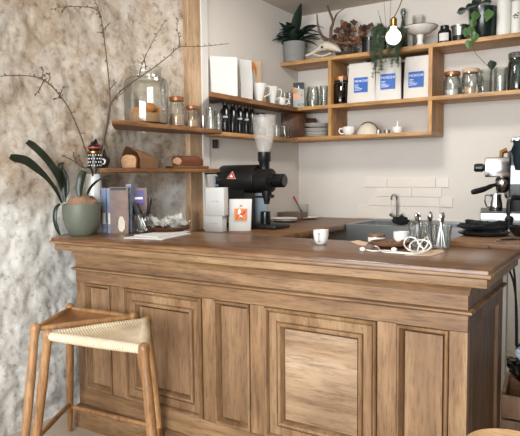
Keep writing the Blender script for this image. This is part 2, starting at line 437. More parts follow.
obj('string_moulding', ring(X0, X1, FY, YB, [(-.05, .783), (.008, .783), (.015, .779), (.016, .774), (.011, .770), (.005, .767), (.0, .765), (-.05, .765)]), 'oak_h', ctr, ang=30)
obj('carcass', bb(X0+.02, X1-.032, FY+.032, YB, .02, .8), 'oak_end', ctr)
obj('rail', bb(X0, X1, FY, FY+.03, .712, .784), 'oak_h', ctr)
obj('rail', bb(X0, X1, FY, FY+.03, .10, .197), 'oak_h', ctr)
obj('plinth', ring(X0, X1, FY, YB, [(-.05, 0), (.024, 0), (.024, .088), (.018, .098), (.006, .108), (.0, .11), (-.05, .11)]), 'oak_h', ctr, ang=30)
panels = [(.127, .304, 0), (.389, .840, 1), (.900, 1.077, 0), (1.144, 1.601, 1), (1.668, 1.844, 0)]
edges = [X0]+[v for p in panels for v in p[:2]]+[X1]
for k in range(0, len(edges), 2):
    obj('stile', bb(edges[k], edges[k+1], FY, FY+.03, .195, .714), 'oak_v', ctr)
for k, (a, b, big) in enumerate(panels):
    if big:
        pn = obj('panel', bb(a+.081, b-.081, FY+.016, FY+.03, .278, .631), 'oak_p' if k == 1 else 'oak_q', ctr)
        pr = [(.0025, -.028), (.0025, .007), (.006, .012), (.011, .010), (.015, .003), (.017, -.006), (.019, -.006), (.021, .0), (.05, -.003), (.052, -.01), (.055, -.01), (.057, .002), (.062, .006), (.069, .003), (.074, -.008), (.0765, -.022), (.079, -.028)]
        obj('panel_frame', frame(a, b, .197, .712, pr, y=FY), 'oak_v', pn, ang=25)
    else:
        pn = obj('panel', bb(a+.0255, b-.0255, FY+.016, FY+.03, .2225, .6865), 'oak_p', ctr)
        pr = [(.0025, -.028), (.0025, .005), (.006, .009), (.011, .007), (.014, .0), (.018, -.008), (.021, -.02), (.023, -.028)]
        obj('panel_frame', frame(a, b, .197, .712, pr, y=FY), 'oak_v', pn, ang=25)
# right hand end of the counter
en = obj('end_panel', bb(X1-.03, X1-.012, FY+.06, YB-.05, .19, .72), 'oak_end', ctr)
for (y0, y1, z0, z1) in ((FY+.0305, FY+.08, .1, .784), (YB-.08, YB, .1, .784)):
    obj('stile', bb(X1-.03, X1, y0, y1, z0, z1), 'oak_end', ctr)
for (z0, z1) in ((.1, .197), (.712, .784)):
    obj('rail', bb(X1-.03, X1-.0005, FY+.08, YB-.08, z0, z1), 'oak_end', ctr)

# ------------------------------------------------------------------ worktops, sink behind the bar
wt = thing('worktop', 'dark butcher block worktop along the left wall under the coffee grinder', 'worktop', (0, 0, 0))
obj('board', bb(.002, .655, -1.77, -.001, .835, .872, bev=.003), 'work', wt)
for (x, y) in ((.05, -1.7), (.6, -1.7), (.05, -.1), (.6, -.1)): obj('leg', bb(x-.025, x+.025, y-.025, y+.025, 0, .835), 'whitewood', wt)
sk = thing('sink', 'stainless steel sink with deep front apron under the white tiles', 'sink', (.66, 0, 0))
bm = bmesh.new()
bb(.0, .78, -.53, -.50, .86, .873, bm=bm); bb(0, .78, -.09, -.002, .86, .873, bm=bm); bb(0, .03, -.5, -.09, .86, .873, bm=bm); bb(.75, .78, -.5, -.09, .86, .873, bm=bm)
obj('rim', bm, 'steel', sk, sm=False)
bm = bmesh.new()
bb(.0, .78, -.528, -.505, .6, .86, bm=bm); bb(0, .02, -.505, -.002, .6, .86, bm=bm); bb(.76, .78, -.505, -.002, .6, .86, bm=bm); bb(.02, .76, -.505, -.02, .6, .62, bm=bm); bb(.02, .76, -.03, -.002, .6, .86, bm=bm)
obj('basin', bm, 'steel', sk, sm=False)
for x in (.03, .75):
    for y in (-.5, -.06): obj('leg', bb(x-.02, x+.02, y-.02, y+.02, 0, .6), 'steel', sk)
p = col(397, .873, y=-.055)
fa = thing('faucet', 'chrome swan neck faucet standing behind the sink', 'faucet', p)
obj('base', lathe([(0, 0), (.024, 0), (.024, .012), (.015, .02), (.012, .03), (0, .03)]), 'chrome', fa)
obj('spout', tube(smooth([(0, 0, .02), (0, 0, .12), (-.002, -.004, .17), (-.012, -.03, .19), (-.018, -.06, .175), (-.02, -.066, .15)]), .0075), 'chrome', fa)
for s in (-1, 1): obj('tap_handle', tube([(0, 0, .022), (s*.03, -.008, .03), (s*.05, -.012, .046)], [.01, .011, .013]), 'chrome', fa)

rw = thing('side_worktop', 'wooden worktop with a cracked front edge behind the right end of the bar', 'worktop', (0, 0, 0))
obj('board', bb(1.70, 3.3, -1.86, -.62, .92, .945, bev=.004), 'work', rw)
for (x, y) in ((2.75, -1.0), (1.74, -.9), (3.2, -1.8), (3.2, -1.0)): obj('leg', bb(x-.025, x+.025, y-.025, y+.025, 0, .92), 'whitewood', rw)

# ------------------------------------------------------------------ wall shelves
ZT, ZM, ZBT, TH = 2.042, 1.697, 1.469, .026
su = thing('wall_shelf', 'three tier pine shelf unit mounted on the back wall', 'shelf', (0, 0, 0))
obj('board', bb(.003, 2.35, -.288, -.001, ZT, ZT+TH, bev=.0015), 'pine', su)
obj('board', bb(.003, 2.35, -.288, -.001, ZM, ZM+TH, bev=.0015), 'pine', su)
obj('board', bb(.003, 1.168, -.288, -.001, ZBT, ZBT+TH, bev=.0015), 'pine', su)
for a, b in ((.406, .431), (1.142, 1.168)):
    obj('divider', bb(a, b, -.2875, -.001, ZM+TH, ZT), 'pine_v', su)
    obj('divider', bb(a, b, -.2875, -.001, ZBT+TH, ZM), 'pine_v', su)
def wavy(x0, x1, y0, y1, n=14, amp=.006, seed=0):
    pts = [(x0, y0)]
    for i in range(n+1):
        y = y0+(y1-y0)*i/n; pts.append((x1+amp*mn.noise(Vector((seed, y*6, 0))), y))
    return pts+[(x0, y1)]
s1 = tag(obj('wall_shelf', prism([(.013, -1.2), (.148, -1.382), (.153, -1.36)]+wavy(.002, .152, -1.25, -.29, seed=1)[1:-1]+[(.003, -.29), (.003, -1.19), (.013, -1.19)], 1.69, 1.718), 'shelfwood'), 'dark brown live edge shelf on the left wall carrying white bags and coffee drippers', 'shelf')
s2 = tag(obj('wall_shelf', prism([(-.09, -1.925), (.12, -2.14), (.15, -2.165), (.156, -2.12), (.156, -1.8), (.15, -1.5), (.153, -1.257), (.006, -1.257), (.006, -1.392), (-.06, -1.392)], 1.471, 1.495, bev=.004), 'shelfwood'), 'brown live edge shelf on the stone wall carrying the big cookie jar', 'shelf')
s3 = tag(obj('wall_shelf', prism([(.016, -1.255), (.15, -1.255), (.152, -.29), (.003, -.29), (.003, -1.19), (.016, -1.19)], 1.461, 1.485, bev=.003), 'pine'), 'light brown shelf behind the grinder hopper holding dark bottles', 'shelf')
s4 = thing('wall_shelf', 'lowest brown shelf on the stone wall carrying two loaves of bread', 'shelf')
obj('board', prism([(-.09, -2.02), (.14, -2.245), (.152, -2.2), (.156, -1.9), (.15, -1.6), (.152, -1.281), (.016, -1.281), (.016, -1.392), (-.06, -1.392)], 1.233, 1.255, bev=.004), 'shelfwood', s4)
obj('bracket', bb(.013, .13, -1.262, -1.238, 1.222, 1.232), 'black', s4)
# fittings on the left wall
p = at(214, 144, x=.0)
tag(obj('cable_clip', bb(.001, .022, -.02, .02, -.028, .028, bev=.004), 'black', loc=(0.0, p.y, p.z)), 'small black cable clip fixed on the white wall below the shelf of bottles', 'clip')
p = at(206, 93, x=.0)
tag(obj('shelf_bracket', bb(.013, .10, -.012, .012, -.006, .006, bev=.002), 'black', loc=(0, p.y+.03, 1.68)), 'black metal bracket at the end of the dark brown shelf', 'bracket')
p = at(216, 185, x=.0)
ws = thing('wall_socket', 'grey double wall socket beside the post left of the grinder', 'socket', (0.0, p.y, p.z))
obj('plate', bb(.0015, .012, -.035, .035, -.065, .065, bev=.004), 'fridge', ws)
for s in (-1, 1): obj('outlet', bb(.012, .016, -.026, .026, s*.032-.026, s*.032+.026, bev=.003), 'steel', ws)

# ------------------------------------------------------------------ generic vessels
def jar(name, label, cat, pos, dia, h, lid=None, g='glass', fill=None, fillm='liquid', group=None, clip=False):
    r = dia/2; t = thing(name, label, cat, pos, 0, group)
    hb = h*(.86 if lid else 1.)
    prof = [(0, .002), (r*.86, .002), (r*.98, .012), (r, .03), (r, hb*.78), (r*.86, hb*.9), (r*.84, hb), (r*.84-.003, hb), (r*.86-.003, hb*.9), (r-.003, hb*.77), (r-.003, .03), (r*.9, .008), (0, .007)]
    obj('glass_body', lathe(prof), g, t)
    if fill: obj('contents', lathe([(0, .009), (r*.88, .009), (r-.005, .03), (r-.005, hb*fill), (r*.5, hb*fill+.006), (0, hb*fill+.003)]), fillm, t)
    if lid: obj('lid', lathe([(0, hb-.003), (r*.82, hb-.003), (r*.92, hb), (r*.94, h-.004), (r*.85, h), (0, h)]), lid, t)
    if clip:
        obj('wire_clip', tube([(r*.9*math.cos(a), r*.9*math.sin(a), hb*.9) for a in [2*PI*i/20 for i in range(20)]], .0022, 6, closed=True), 'steel', t)
        obj('latch', tube([(r*.5, -r*.78, hb*.62), (r*.62, -r*.86, hb*.8), (r*.55, -r*.8, h)], .0022, 6), 'steel', t)
    return t
def tumbler(name, label, pos, dia, h, g='glass', group=None, cat='glass', taper=.86, facets=0):
    r = dia/2
    o = obj(name, lathe(vessel(r*taper, r, h, .0028), seg=facets or 28), g, loc=pos, ang=20 if facets else 40)
    return tag(o, label, cat, group)
def cup(name, label, pos, dia, h, rz=0, m='white', group=None, base=.6, cat='cup', handle=True):
    r = dia/2; t = thing(name, label, cat, pos, rz, group)
    prof = [(0, .003), (r*base*.8, .0), (r*base, .002), (r*(base+.25), h*.28), (r*.97, h*.62), (r, h), (r-.004, h), (r*.97-.004, h*.62), (r*(base+.2)-.003, h*.3), (r*base*.7, .009), (0, .008)]
    obj('bowl', lathe(prof), m, t)
    if handle: obj('handle', tube(smooth([(r*.95, 0, h*.8), (r*1.35, 0, h*.82), (r*1.5, 0, h*.55), (r*1.3, 0, h*.28), (r*.8, 0, h*.25)], 5), r*.11), m, t)
    return t
def mug_handle(r, h, rr=.004): return tube(smooth([(r*.97, 0, h*.85), (r*1.5, 0, h*.85), (r*1.75, 0, h*.5), (r*1.5, 0, h*.18), (r*.95, 0, h*.18)], 5), rr)

# ------------------------------------------------------------------ things on the top shelf
Z1 = ZT+TH
YS = -.15
# large potted houseplant in the corner
p = Vector((.092, -.222, Z1))
pp = thing('potted_houseplant', 'dark leafy houseplant in a grey cylindrical pot at the corner end of the top shelf', 'plant', p)
r = .088
obj('pot', lathe([(0, 0), (r*.88, 0), (r*.9, .003), (r, .15), (r-.008, .15), (r-.014, .12), (0, .12)]), 'potgrey', pp)
random.seed(11)
def bigleaf(az, ln, lift, w, droop):
    pts = []
    for i in range(9):
        t = i/8; rr = ln*t*math.cos(lift*(1-.3*t)); zz = .12+ln*math.sin(lift)*t*1.15-droop*t*t*ln
        pts.append((rr*math.cos(az), rr*math.sin(az), zz))
    ws_ = [.006, .008, w*.45, w*.85, w, w*.95, w*.75, w*.4, .002]
    return ribbon(pts, ws_, (-math.sin(az), math.cos(az), 0), .0012, .3)
for k in range(34):
    az = random.uniform(PI*.95, 2.25*PI) if k < 27 else random.uniform(.25, .8*PI)
    inx = max(0, -math.cos(az)); ln = random.uniform(.2, .31)*(1-.42*inx)*(1-.3*max(0, math.sin(az))); lift = random.uniform(.45, 1.35)+.15*inx
    obj('leaf', bigleaf(az, ln, min(lift, 1.4), random.uniform(.028, .04), random.uniform(.25, .8)), 'leafb', pp)
for az, ln, lift, w, dr in ((5.6, .28, 1.5, .04, .1), (.0, .36, 1.15, .03, .75), (-.1, .34, 1.05, .03, .85), (3.9, .22, .75, .032, .5), (4.2, .25, .6, .03, .6), (4.4, .22, 1.1, .034, .3)):
    obj('leaf', bigleaf(az, ln, lift, w, dr), 'leafb', pp)
# skull with antlers
sp = at(320, 57, y=-.2); sp.z = Z1+.004
ss = thing('animal_skull', 'white animal skull with brown antlers lying beside the houseplant', 'skull', sp, 0)
def P_(px, py, dy=0): return at(px, py, y=sp.y+dy)-sp
bm = bmesh.new()
sec = [(306, 56, .008, .008), (309, 54.5, .015, .013), (314, 52.5, .018, .016), (319, 50, .026, .028), (323, 47.5, .036, .036), (328, 46.5, .040, .040), (333, 47.5, .038, .038), (338, 49.5, .03, .03), (341, 51, .012, .012)]
rings = []
for px_, py_, a, b in sec:
    c = P_(px_, py_); rings.append([bm.verts.new((c.x, c.y+a*math.cos(2*PI*k/12), c.z+b*math.sin(2*PI*k/12)*(1 if math.sin(2*PI*k/12) > 0 else .75))) for k in range(12)])
for a, b in zip(rings, rings[1:]):
    for k in range(12): bm.faces.new((a[k], a[(k+1) % 12], b[(k+1) % 12], b[k]))
bm.faces.new(rings[0]); bm.faces.new(rings[-1])
bmesh.ops.recalc_face_normals(bm, faces=bm.faces)
for v in bm.verts: v.co += Vector((0, .008*mn.noise(v.co*50), .014*mn.noise(v.co*38)))
obj('cranium', bm, 'bone', ss, ang=70)
obj('jaw', tube(smooth([P_(313, 54, -.01), P_(322, 56, -.01), P_(331, 53, -.01)], 4), [.005]*4+[.007]*4+[.009]), 'bone', ss)
obj('jaw', tube(smooth([P_(313, 55, .02), P_(322, 57, .02), P_(331, 54, .02)], 4), [.005]*4+[.007]*4+[.009]), 'bone', ss)
obj('eye_socket', blob(P_(322, 47, -.034), (.011, .006, .010)), 'ink', ss)
def antler(pts, tines, r=.014):
    P0 = smooth([P_(*q) for q in pts], 5); bm = tube(P0, [r*(1-.7*i/(len(P0)-1)) for i in range(len(P0))], 8)
    for t in tines:
        Q = smooth([P_(*q) for q in t], 5); tube(Q, [r*.7*(1-.8*i/(len(Q)-1)) for i in range(len(Q))], 8, bm)
    return bm
obj('antler', antler([(327, 42, 0), (322, 36, -.02), (318, 26, -.03), (317, 14, -.03)], [[(322, 36, -.02), (330, 40, -.06), (342, 43, -.07), (356, 42, -.07), (360, 33, -.07)]]), 'antler', ss)
obj('antler', antler([(331, 41, .02), (331, 29, .03), (333, 22, .04), (329, 10, .05), (325, -1, .05), (323, -8, .05)], [[(333, 23, .04), (337, 14, .04), (345, 8, .03)], [(331, 32, .03), (334, 20, 0), (336, 14, 0)]]), 'antler', ss)
# glass bowl with dried flowers
p, d, h = fit(347, 28, 45, Z1, y=-.12)
gb = tag(obj('glass_bowl', lathe(vessel(.07, .095, .07, .003)), 'glassg', loc=p), 'low clear glass bowl holding the dried bouquet on the top shelf', 'bowl')
db = thing('dried_bouquet', 'bouquet of dried brown and orange flowers in the glass bowl', 'flowers', p+Vector((0.02, 0, .015)))
random.seed(3)
for k in range(60):
    az = random.uniform(0, 2*PI); s = random.uniform(.01, .15); zz = random.uniform(.08, .27)-s*.35
    e = Vector((s*math.cos(az)*1.1, s*math.sin(az)*.75, zz))
    st = tube(smooth([(0.2*e.x, .2*e.y, .004), e*.6+Vector((0, 0, .01)), e], 3), .0016, 5)
    so = obj('stem', st, 'bark', db)
    bm = bmesh.new()
    for q in range(5):
        blob(e+Vector([random.uniform(-.014, .014) for _ in range(3)]), [random.uniform(.008, .016)]*3, bm, 1, .6, 30, k+q)
    obj('flower_head', bm, 'dried2' if k % 3 == 0 else 'dried', so, ang=10)
p, d, h = fit(369, 14, 38, Z1, y=-.16)
tc = thing('black_canister', 'small black canister between the dried flowers and the hanging fern', 'canister', p)
obj('body', lathe([(0, 0), (d/2, 0), (d/2, h*.8), (0, h*.8)]), 'black', tc); obj('lid', lathe([(0, h*.8), (d*.52, h*.8), (d*.52, h), (0, h)]), 'blackgloss', tc)
# trailing fern
p, d, h = fit(388, 22, 32, Z1, y=-.2)
fe = thing('trailing_fern', 'feathery green fern hanging over the top shelf behind the lit bulb', 'plant', p)
obj('pot', lathe([(0, 0), (.045, 0), (.058, .09), (.052, .09), (.045, .07), (0, .07)]), 'potdark', fe)
random.seed(5)
def frond(px0, px1, pyend, k):
    a = Vector((random.uniform(-.03, .03), random.uniform(-.03, .03), .075))
    mid = at(px0, 30+random.uniform(-6, 4), y=-.30-random.uniform(0, .05))-p
    e = at(px1, pyend, y=-.33-random.uniform(0, .06))-p
    pts = smooth([a, (a+mid)*.5+Vector((0, 0, .03)), mid, (mid+e)*.5+Vector((random.uniform(-.01, .01), 0, 0)), e], 5)
    bm = tube(pts, .0011, 4)
    for i, q in enumerate(pts[4:]):
        for s in range(16):
            v = Vector((random.uniform(-1, 1), random.uniform(-.7, .6), random.uniform(-1., .35))).normalized()*random.uniform(.01, .03)
            b2 = q+v; n_ = v.cross(Vector((.3, 1, .2))).normalized()*.001
            f_ = [bm.verts.new(x) for x in (q-n_, q+n_, b2)]; bm.faces.new(f_)
            n2 = v.cross(n_).normalized()*.001
            f_ = [bm.verts.new(x) for x in (q-n2, q+n2, b2)]; bm.faces.new(f_)
    return bm
for k in range(40):
    e = random.choice([(376, 42), (384, 44), (392, 48), (372, 48), (376, 60), (380, 70), (374, 74), (384, 66), (390, 62), (394, 58), (372, 66), (386, 55), (398, 62), (400, 72), (377, 48), (381, 78), (370, 56), (399, 50)])
    obj('frond', frond(e[0]+random.uniform(-2, 8), e[0]+random.uniform(-3, 3), e[1]+random.uniform(-6, 5), k), 'fern', fe, sm=False)
for q in ((384, 2), (378, 10), (391, 0), (372, 22), (380, 16)):
    e = at(q[0], q[1], y=-.2)-p
    obj('frond', tube(smooth([(0, 0, .07), e*.6, e], 4), .0013, 4), 'fern', fe)
# pendant bulb
bp = at(393.5, 37, y=-.62); mb = mpp(bp)
pl = thing('pendant_bulb', 'lit round bulb in a brass holder hanging in front of the top shelf', 'lamp', bp)
emi, nt, b_ = newmat('lit bulb'); b_.inputs['Emission Color'].default_value = (1, .86, .66, 1); b_.inputs['Emission Strength'].default_value = 2.; b_.inputs['Base Color'].default_value = (1, .95, .9, 1)
nzz = N(nt, 'ShaderNodeTexNoise', Scale=3.); rr_ = ramp(nt, nzz.outputs[0], [(0, 'ffe9cf'), (1, 'fff3e2')]); L(nt, rr_, b_.inputs['Base Color'])
R_ = 7.6*mb
obj('globe', lathe([(0, -R_)]+[(R_*math.sin(a), -R_*math.cos(a)) for a in [PI*i/16 for i in range(1, 14)]]+[(R_*.42, R_*1.05), (R_*.4, R_*1.35), (0, R_*1.35)]), emi, pl)
z0 = R_*1.3
obj('holder', lathe([(0, z0), (R_*.44, z0), (R_*.46, z0+R_*.2), (R_*.42, z0+R_*.25), (R_*.44, z0+R_), (R_*.25, z0+R_*1.2), (0, z0+R_*1.2)]), 'brass', pl)
ct = at(405, -4, y=-.62)-bp
ct = ct*((2.475-bp.z)/ct.z)
obj('cable', tube(smooth([(0, 0, z0+R_*1.2), (ct.x*.3, ct.y, .18), (ct.x*.75, ct.y, ct.z*.8), (ct.x, ct.y, ct.z)], 6), .0035, 6), 'antler', pl)
# bottle, glass cylinder, cake stand
p, d, h = fit(403, 8, 9, Z1, y=-.07)
bt = thing('glass_decanter', 'slim glass decanter with stopper behind the white cake stand', 'bottle', p)
obj('glass_body', lathe([(0, 0), (.03, 0), (.032, .01), (.03, h*.5), (.013, h*.66), (.012, h*.8), (.017, h*.82), (.012, h*.83), (.01, h*.8), (.028, h*.5), (.028, .012), (0, .01)]), 'smoke', bt)
obj('stopper', lathe([(0, h*.8), (.01, h*.8), (.012, h*.84), (.022, h*.92), (.016, h), (0, h)]), 'smoke', bt)
p, d, h = fit(418, 12, 16, Z1, y=-.045)
tumbler('glass_beaker', 'clear wide glass beaker behind the cake stand on the top shelf', p, d, h)
p, d, h = fit(420, 34, 27, Z1, y=-.215)
cs = thing('cake_stand', 'white footed cake stand with scalloped rim on the top shelf', 'cake stand', p)
r = d/2
bm = lathe([(0, h*.62), (r*.2, h*.62), (r*.6, h*.68), (r*.94, h*.9), (r, h*.97), (r*.98, h), (r*.92, h*.95), (r*.55, h*.76), (0, h*.72)], seg=48)
for v in bm.verts:
    rr = math.hypot(v.co.x, v.co.y)
    if rr > r*.9: v.co.z += .003*math.sin(math.atan2(v.co.y, v.co.x)*16)
obj('plate', bm, 'whitematt', cs)
obj('rim_band', tube([(r*1.0*math.cos(2*PI*i/40), r*1.0*math.sin(2*PI*i/40), h*.985) for i in range(40)], .0022, 5, closed=True), 'antler', cs)
obj('foot', lathe([(0, 0), (r*.36, 0), (r*.36, .006), (r*.2, .02), (r*.16, h*.3), (r*.22, h*.6), (0, h*.63)]), 'whitematt', cs)
p, d, h = fit(444.5, 13, 26, Z1, y=-.18)
bj = thing('black_jar', 'black jar with a white label and black stopper on the top shelf', 'jar', p)
obj('body', lathe([(0, 0), (d*.48, 0), (d*.5, .004), (d*.5, h*.68), (d*.42, h*.76), (d*.3, h*.78), (0, h*.78)]), 'black', bj)
obj('stopper', lathe([(0, h*.78), (d*.3, h*.78), (d*.34, h*.84), (d*.32, h), (0, h)]), 'blackgloss', bj)
lb = bmesh.new(); a0 = math.atan2(CAM.y-p.y, CAM.x-p.x)
for z in (h*.2, h*.58):
    pass
def wraplabel(r, z0, z1, a0, half, n=10):
    bm = bmesh.new(); rows = []
    for z in (z0, z1): rows.append([bm.verts.new((r*math.cos(a0-half+2*half*i/n), r*math.sin(a0-half+2*half*i/n), z)) for i in range(n+1)])
    for i in range(n): bm.faces.new((rows[0][i], rows[0][i+1], rows[1][i+1], rows[1][i]))
    return bm
obj('label', wraplabel(d*.5+.0006, h*.18, h*.58, a0-.15, .75), 'paper', bj)
p, d, h = fit(459.5, 16, 26, Z1, y=-.18)
mt = thing('metal_tin', 'round tin with silver top and dark base beside the trailing vine pot', 'tin', p)
obj('base', lathe([(0, 0), (d*.4, 0), (d*.4, h*.42), (0, h*.42)]), 'black', mt)
obj('top', lathe([(0, h*.42), (d*.42, h*.42), (d*.48, h*.9), (d*.54, h*.92), (d*.54, h), (0, h)]), 'steel', mt)
# vine in dark pot
p, d, h = fit(482.5, 28, 9, Z1, y=-.165)
vp = thing('trailing_vine', 'green heart leaved vine in a dark green glass pot on the top shelf', 'plant', p)
r = d/2
obj('pot', lathe([(0, 0), (r*.8, 0), (r*.86, .006), (r, h), (r-.006, h), (r*.84, h*.8), (0, h*.8)]), 'potdark', vp)
def heart(c, n, tip, s, bm=None):
    n = Vector(n).normalized(); t = Vector(tip).normalized(); t = (t-n*t.dot(n)).normalized(); w = n.cross(t)
    pts = []
    prof = [(-.25, .0), (-.3, .22), (-.12, .5), (.15, .55), (.5, .38), (.85, .13), (1.05, 0)]
    bm = bm or bmesh.new(); V = []
    for s2 in (1, -1):
        V.append([[bm.verts.new(Vector(c)+t*(u*s)+w*(s2*q*s*.0)+n*k) for (u, q) in prof] + [] for k in (.0006,)])
    outer = [[bm.verts.new(Vector(c)+t*(u*s)+w*(sg*q*s)-n*(q*s*.25)) for (u, q) in prof] for sg in (1, -1)]
    mid = V[0][0]
    for o_ in outer:
        for i in range(len(prof)-1):
            try: bm.faces.new((mid[i], mid[i+1], o_[i+1], o_[i]))
            except ValueError: pass
    bmesh.ops.delete(bm, geom=[v for v in bm.verts if not v.link_faces], context='VERTS')
    bmesh.ops.solidify(bm, geom=list(bm.faces), thickness=.0012)
    return bm
tocam = (CAM-p).normalized()
vl = [(475, 17, -.12, 'leafl', .052), (488, 16, -.12, 'leafl', .058), (471, 32, -.14, 'leafl', .05), (466, 33, -.14, 'leafl', .045), (474, 38, -.14, 'leafl', .05), (469, 45, -.15, 'leafl', .045), (473, 24, -.13, 'leafl', .045), (463, 10, -.05, 'leafb', .05), (471, 6, -.05, 'leafb', .05), (477, 2, 0, 'leafb', .05), (485, 3, -.02, 'leafb', .05), (481, -3, 0, 'leafb', .05), (492, 66, -.17, 'leafb', .05)]
for i, (a, b, dy, m_, s) in enumerate(vl):
    c = at(a, b, y=p.y+dy)-p
    tip = (random.uniform(-.4, .4), 0, -1) if b > 12 else (random.choice((-1, 1))*1., 0, .1)
    lf = obj('leaf', heart(c-Vector(tip).normalized()*s*.35, tocam+Vector((random.uniform(-.4, .4), 0, random.uniform(0, .6))), tip, s), m_, vp, ang=60)
vine = smooth([(-r*.6, -r*.5, h*.9), at(474, 12, y=p.y-.1)-p, at(471, 30, y=p.y-.14)-p, at(474, 50, y=p.y-.16)-p, at(482, 60, y=p.y-.165)-p, at(490, 68, y=p.y-.17)-p], 5)
obj('stem', tube(vine, .0018, 5), 'antler', vp)
for q in ((470, 6), (480, 0), (485, 4)):
    obj('stem', tube(smooth([(0, 0, h*.8), (at(q[0], q[1], y=p.y-.02)-p)*.8, at(q[0], q[1], y=p.y-.02)-p], 3), .0016, 5), 'fern', vp)
p, d, h = fit(503.5, 13.5, -6, Z1, y=-.17)
tag(obj('tall_canister', lathe([(0, 0), (d/2, 0), (d/2, h*.93), (d*.52, h*.93), (d*.52, h), (0, h)]), 'whitematt', loc=p), 'tall plain white cylinder canister on the top shelf beside the vine', 'canister')
p, d, h = fit(516, 9.5, 2, Z1, y=-.17)
tc2 = thing('tall_canister', 'white cylinder canister printed with black marks at the right picture edge', 'canister', p)
obj('body', lathe([(0, 0), (d/2, 0), (d/2, h*.94), (d*.51, h*.94), (d*.51, h), (0, h)]), 'whitematt', tc2)
a0 = math.atan2(CAM.y-p.y, CAM.x-p.x)
bm = bmesh.new()
for i, (da, zz, sw) in enumerate(((-.5, .56, .25), (-.2, .6, .2), (.1, .56, .3), (.35, .63, .2), (-.3, .5, .2), (.2, .5, .15))):
    b2 = wraplabel(d/2+.0008, h*zz, h*(zz+.035), a0+da, sw); me_ = bpy.data.meshes.new('t'); b2.to_mesh(me_); b2.free(); bm.from_mesh(me_); bpy.data.meshes.remove(me_)
obj('printed_mark', bm, 'ink', tc2)

# ------------------------------------------------------------------ middle shelf
Z2 = ZM+TH
# printed box
p = col(299, Z2, y=-.2); m_ = mpp(p); hh = at(299, 83, y=-.2).z-Z2; w = .085
pb = thing('printed_box', 'small carton printed in black, orange, salmon and grey geometric shapes', 'box', p, .42)
obj('carton', bb(-w/2, w/2, -.03, .03, 0, hh, bev=.001), 'greyprint', pb)
def poly_on(name, pts, m, par, y, th=.0006):
    bm = bmesh.new(); a = [bm.verts.new((x, y, z)) for x, z in pts]; b = [bm.verts.new((x, y-th, z)) for x, z in pts]
    bm.faces.new(a[::-1]); bm.faces.new(b); n = len(pts)
    for i in range(n): bm.faces.new((a[i], a[(i+1) % n], b[(i+1) % n], b[i]))
    bmesh.ops.recalc_face_normals(bm, faces=bm.faces)
    return obj(name, bm, m, par, sm=False)
W = w/2-.001
poly_on('printed_shape', [(-W, hh*.82), (W, hh*.72), (W, hh-.001), (-W, hh-.001)], 'ink', pb, -.0302)
poly_on('printed_shape', [(-W, hh*.82), (.0, hh*.64), (-W, hh*.56)], 'orange', pb, -.0302)
poly_on('printed_shape', [(W, hh*.55), (W*.2, hh*.5), (W*.5, hh*.43)], 'orange', pb, -.0302)
poly_on('printed_shape', [(-W, hh*.55), (W*.1, hh*.52), (W*.6, hh*.42), (-W, hh*.28)], 'salmon', pb, -.0302)
poly_on('printed_shape', [(-.004, hh*.76), (.002, hh*.74), (.006, hh*.79), (.001, hh*.88), (-.003, hh*.86)], 'whiteink', pb, -.0306)
text('printed_word', 'BOM', .028, 'ink', pb, (-.008, -.0304, hh*.08), (PI/2, 0, 0))
# glasses
p, d, h = fit(313, 14, 87, Z2, y=-.15)
cf = thing('glass_carafe', 'round clear glass carafe beside the geometric carton', 'carafe', p)
obj('glass_body', lathe(vessel(d*.42, d*.36, h, .003, d*.5)), 'glassg', cf); obj('handle', xf(mug_handle(d*.42, h), Matrix.Rotation(.3, 4, 'Z')), 'glassg', cf)
p, d, h = fit(324, 8, 86, Z2, y=-.17)
tumbler('drinking_glass', 'narrow clear drinking glass against the left shelf divider', p, d, h, 'glassg')
p, d, h = fit(288, 7, 82, Z2, y=-.1)
# jar of beans
p, d, h = fit(341, 16.5, 77, Z2, y=-.2)
jar('clip_jar', 'clip top glass jar of dark coffee beans left of the white coffee bags', 'jar', p, d, h, 'copper', 'amber', .72, clip=True)
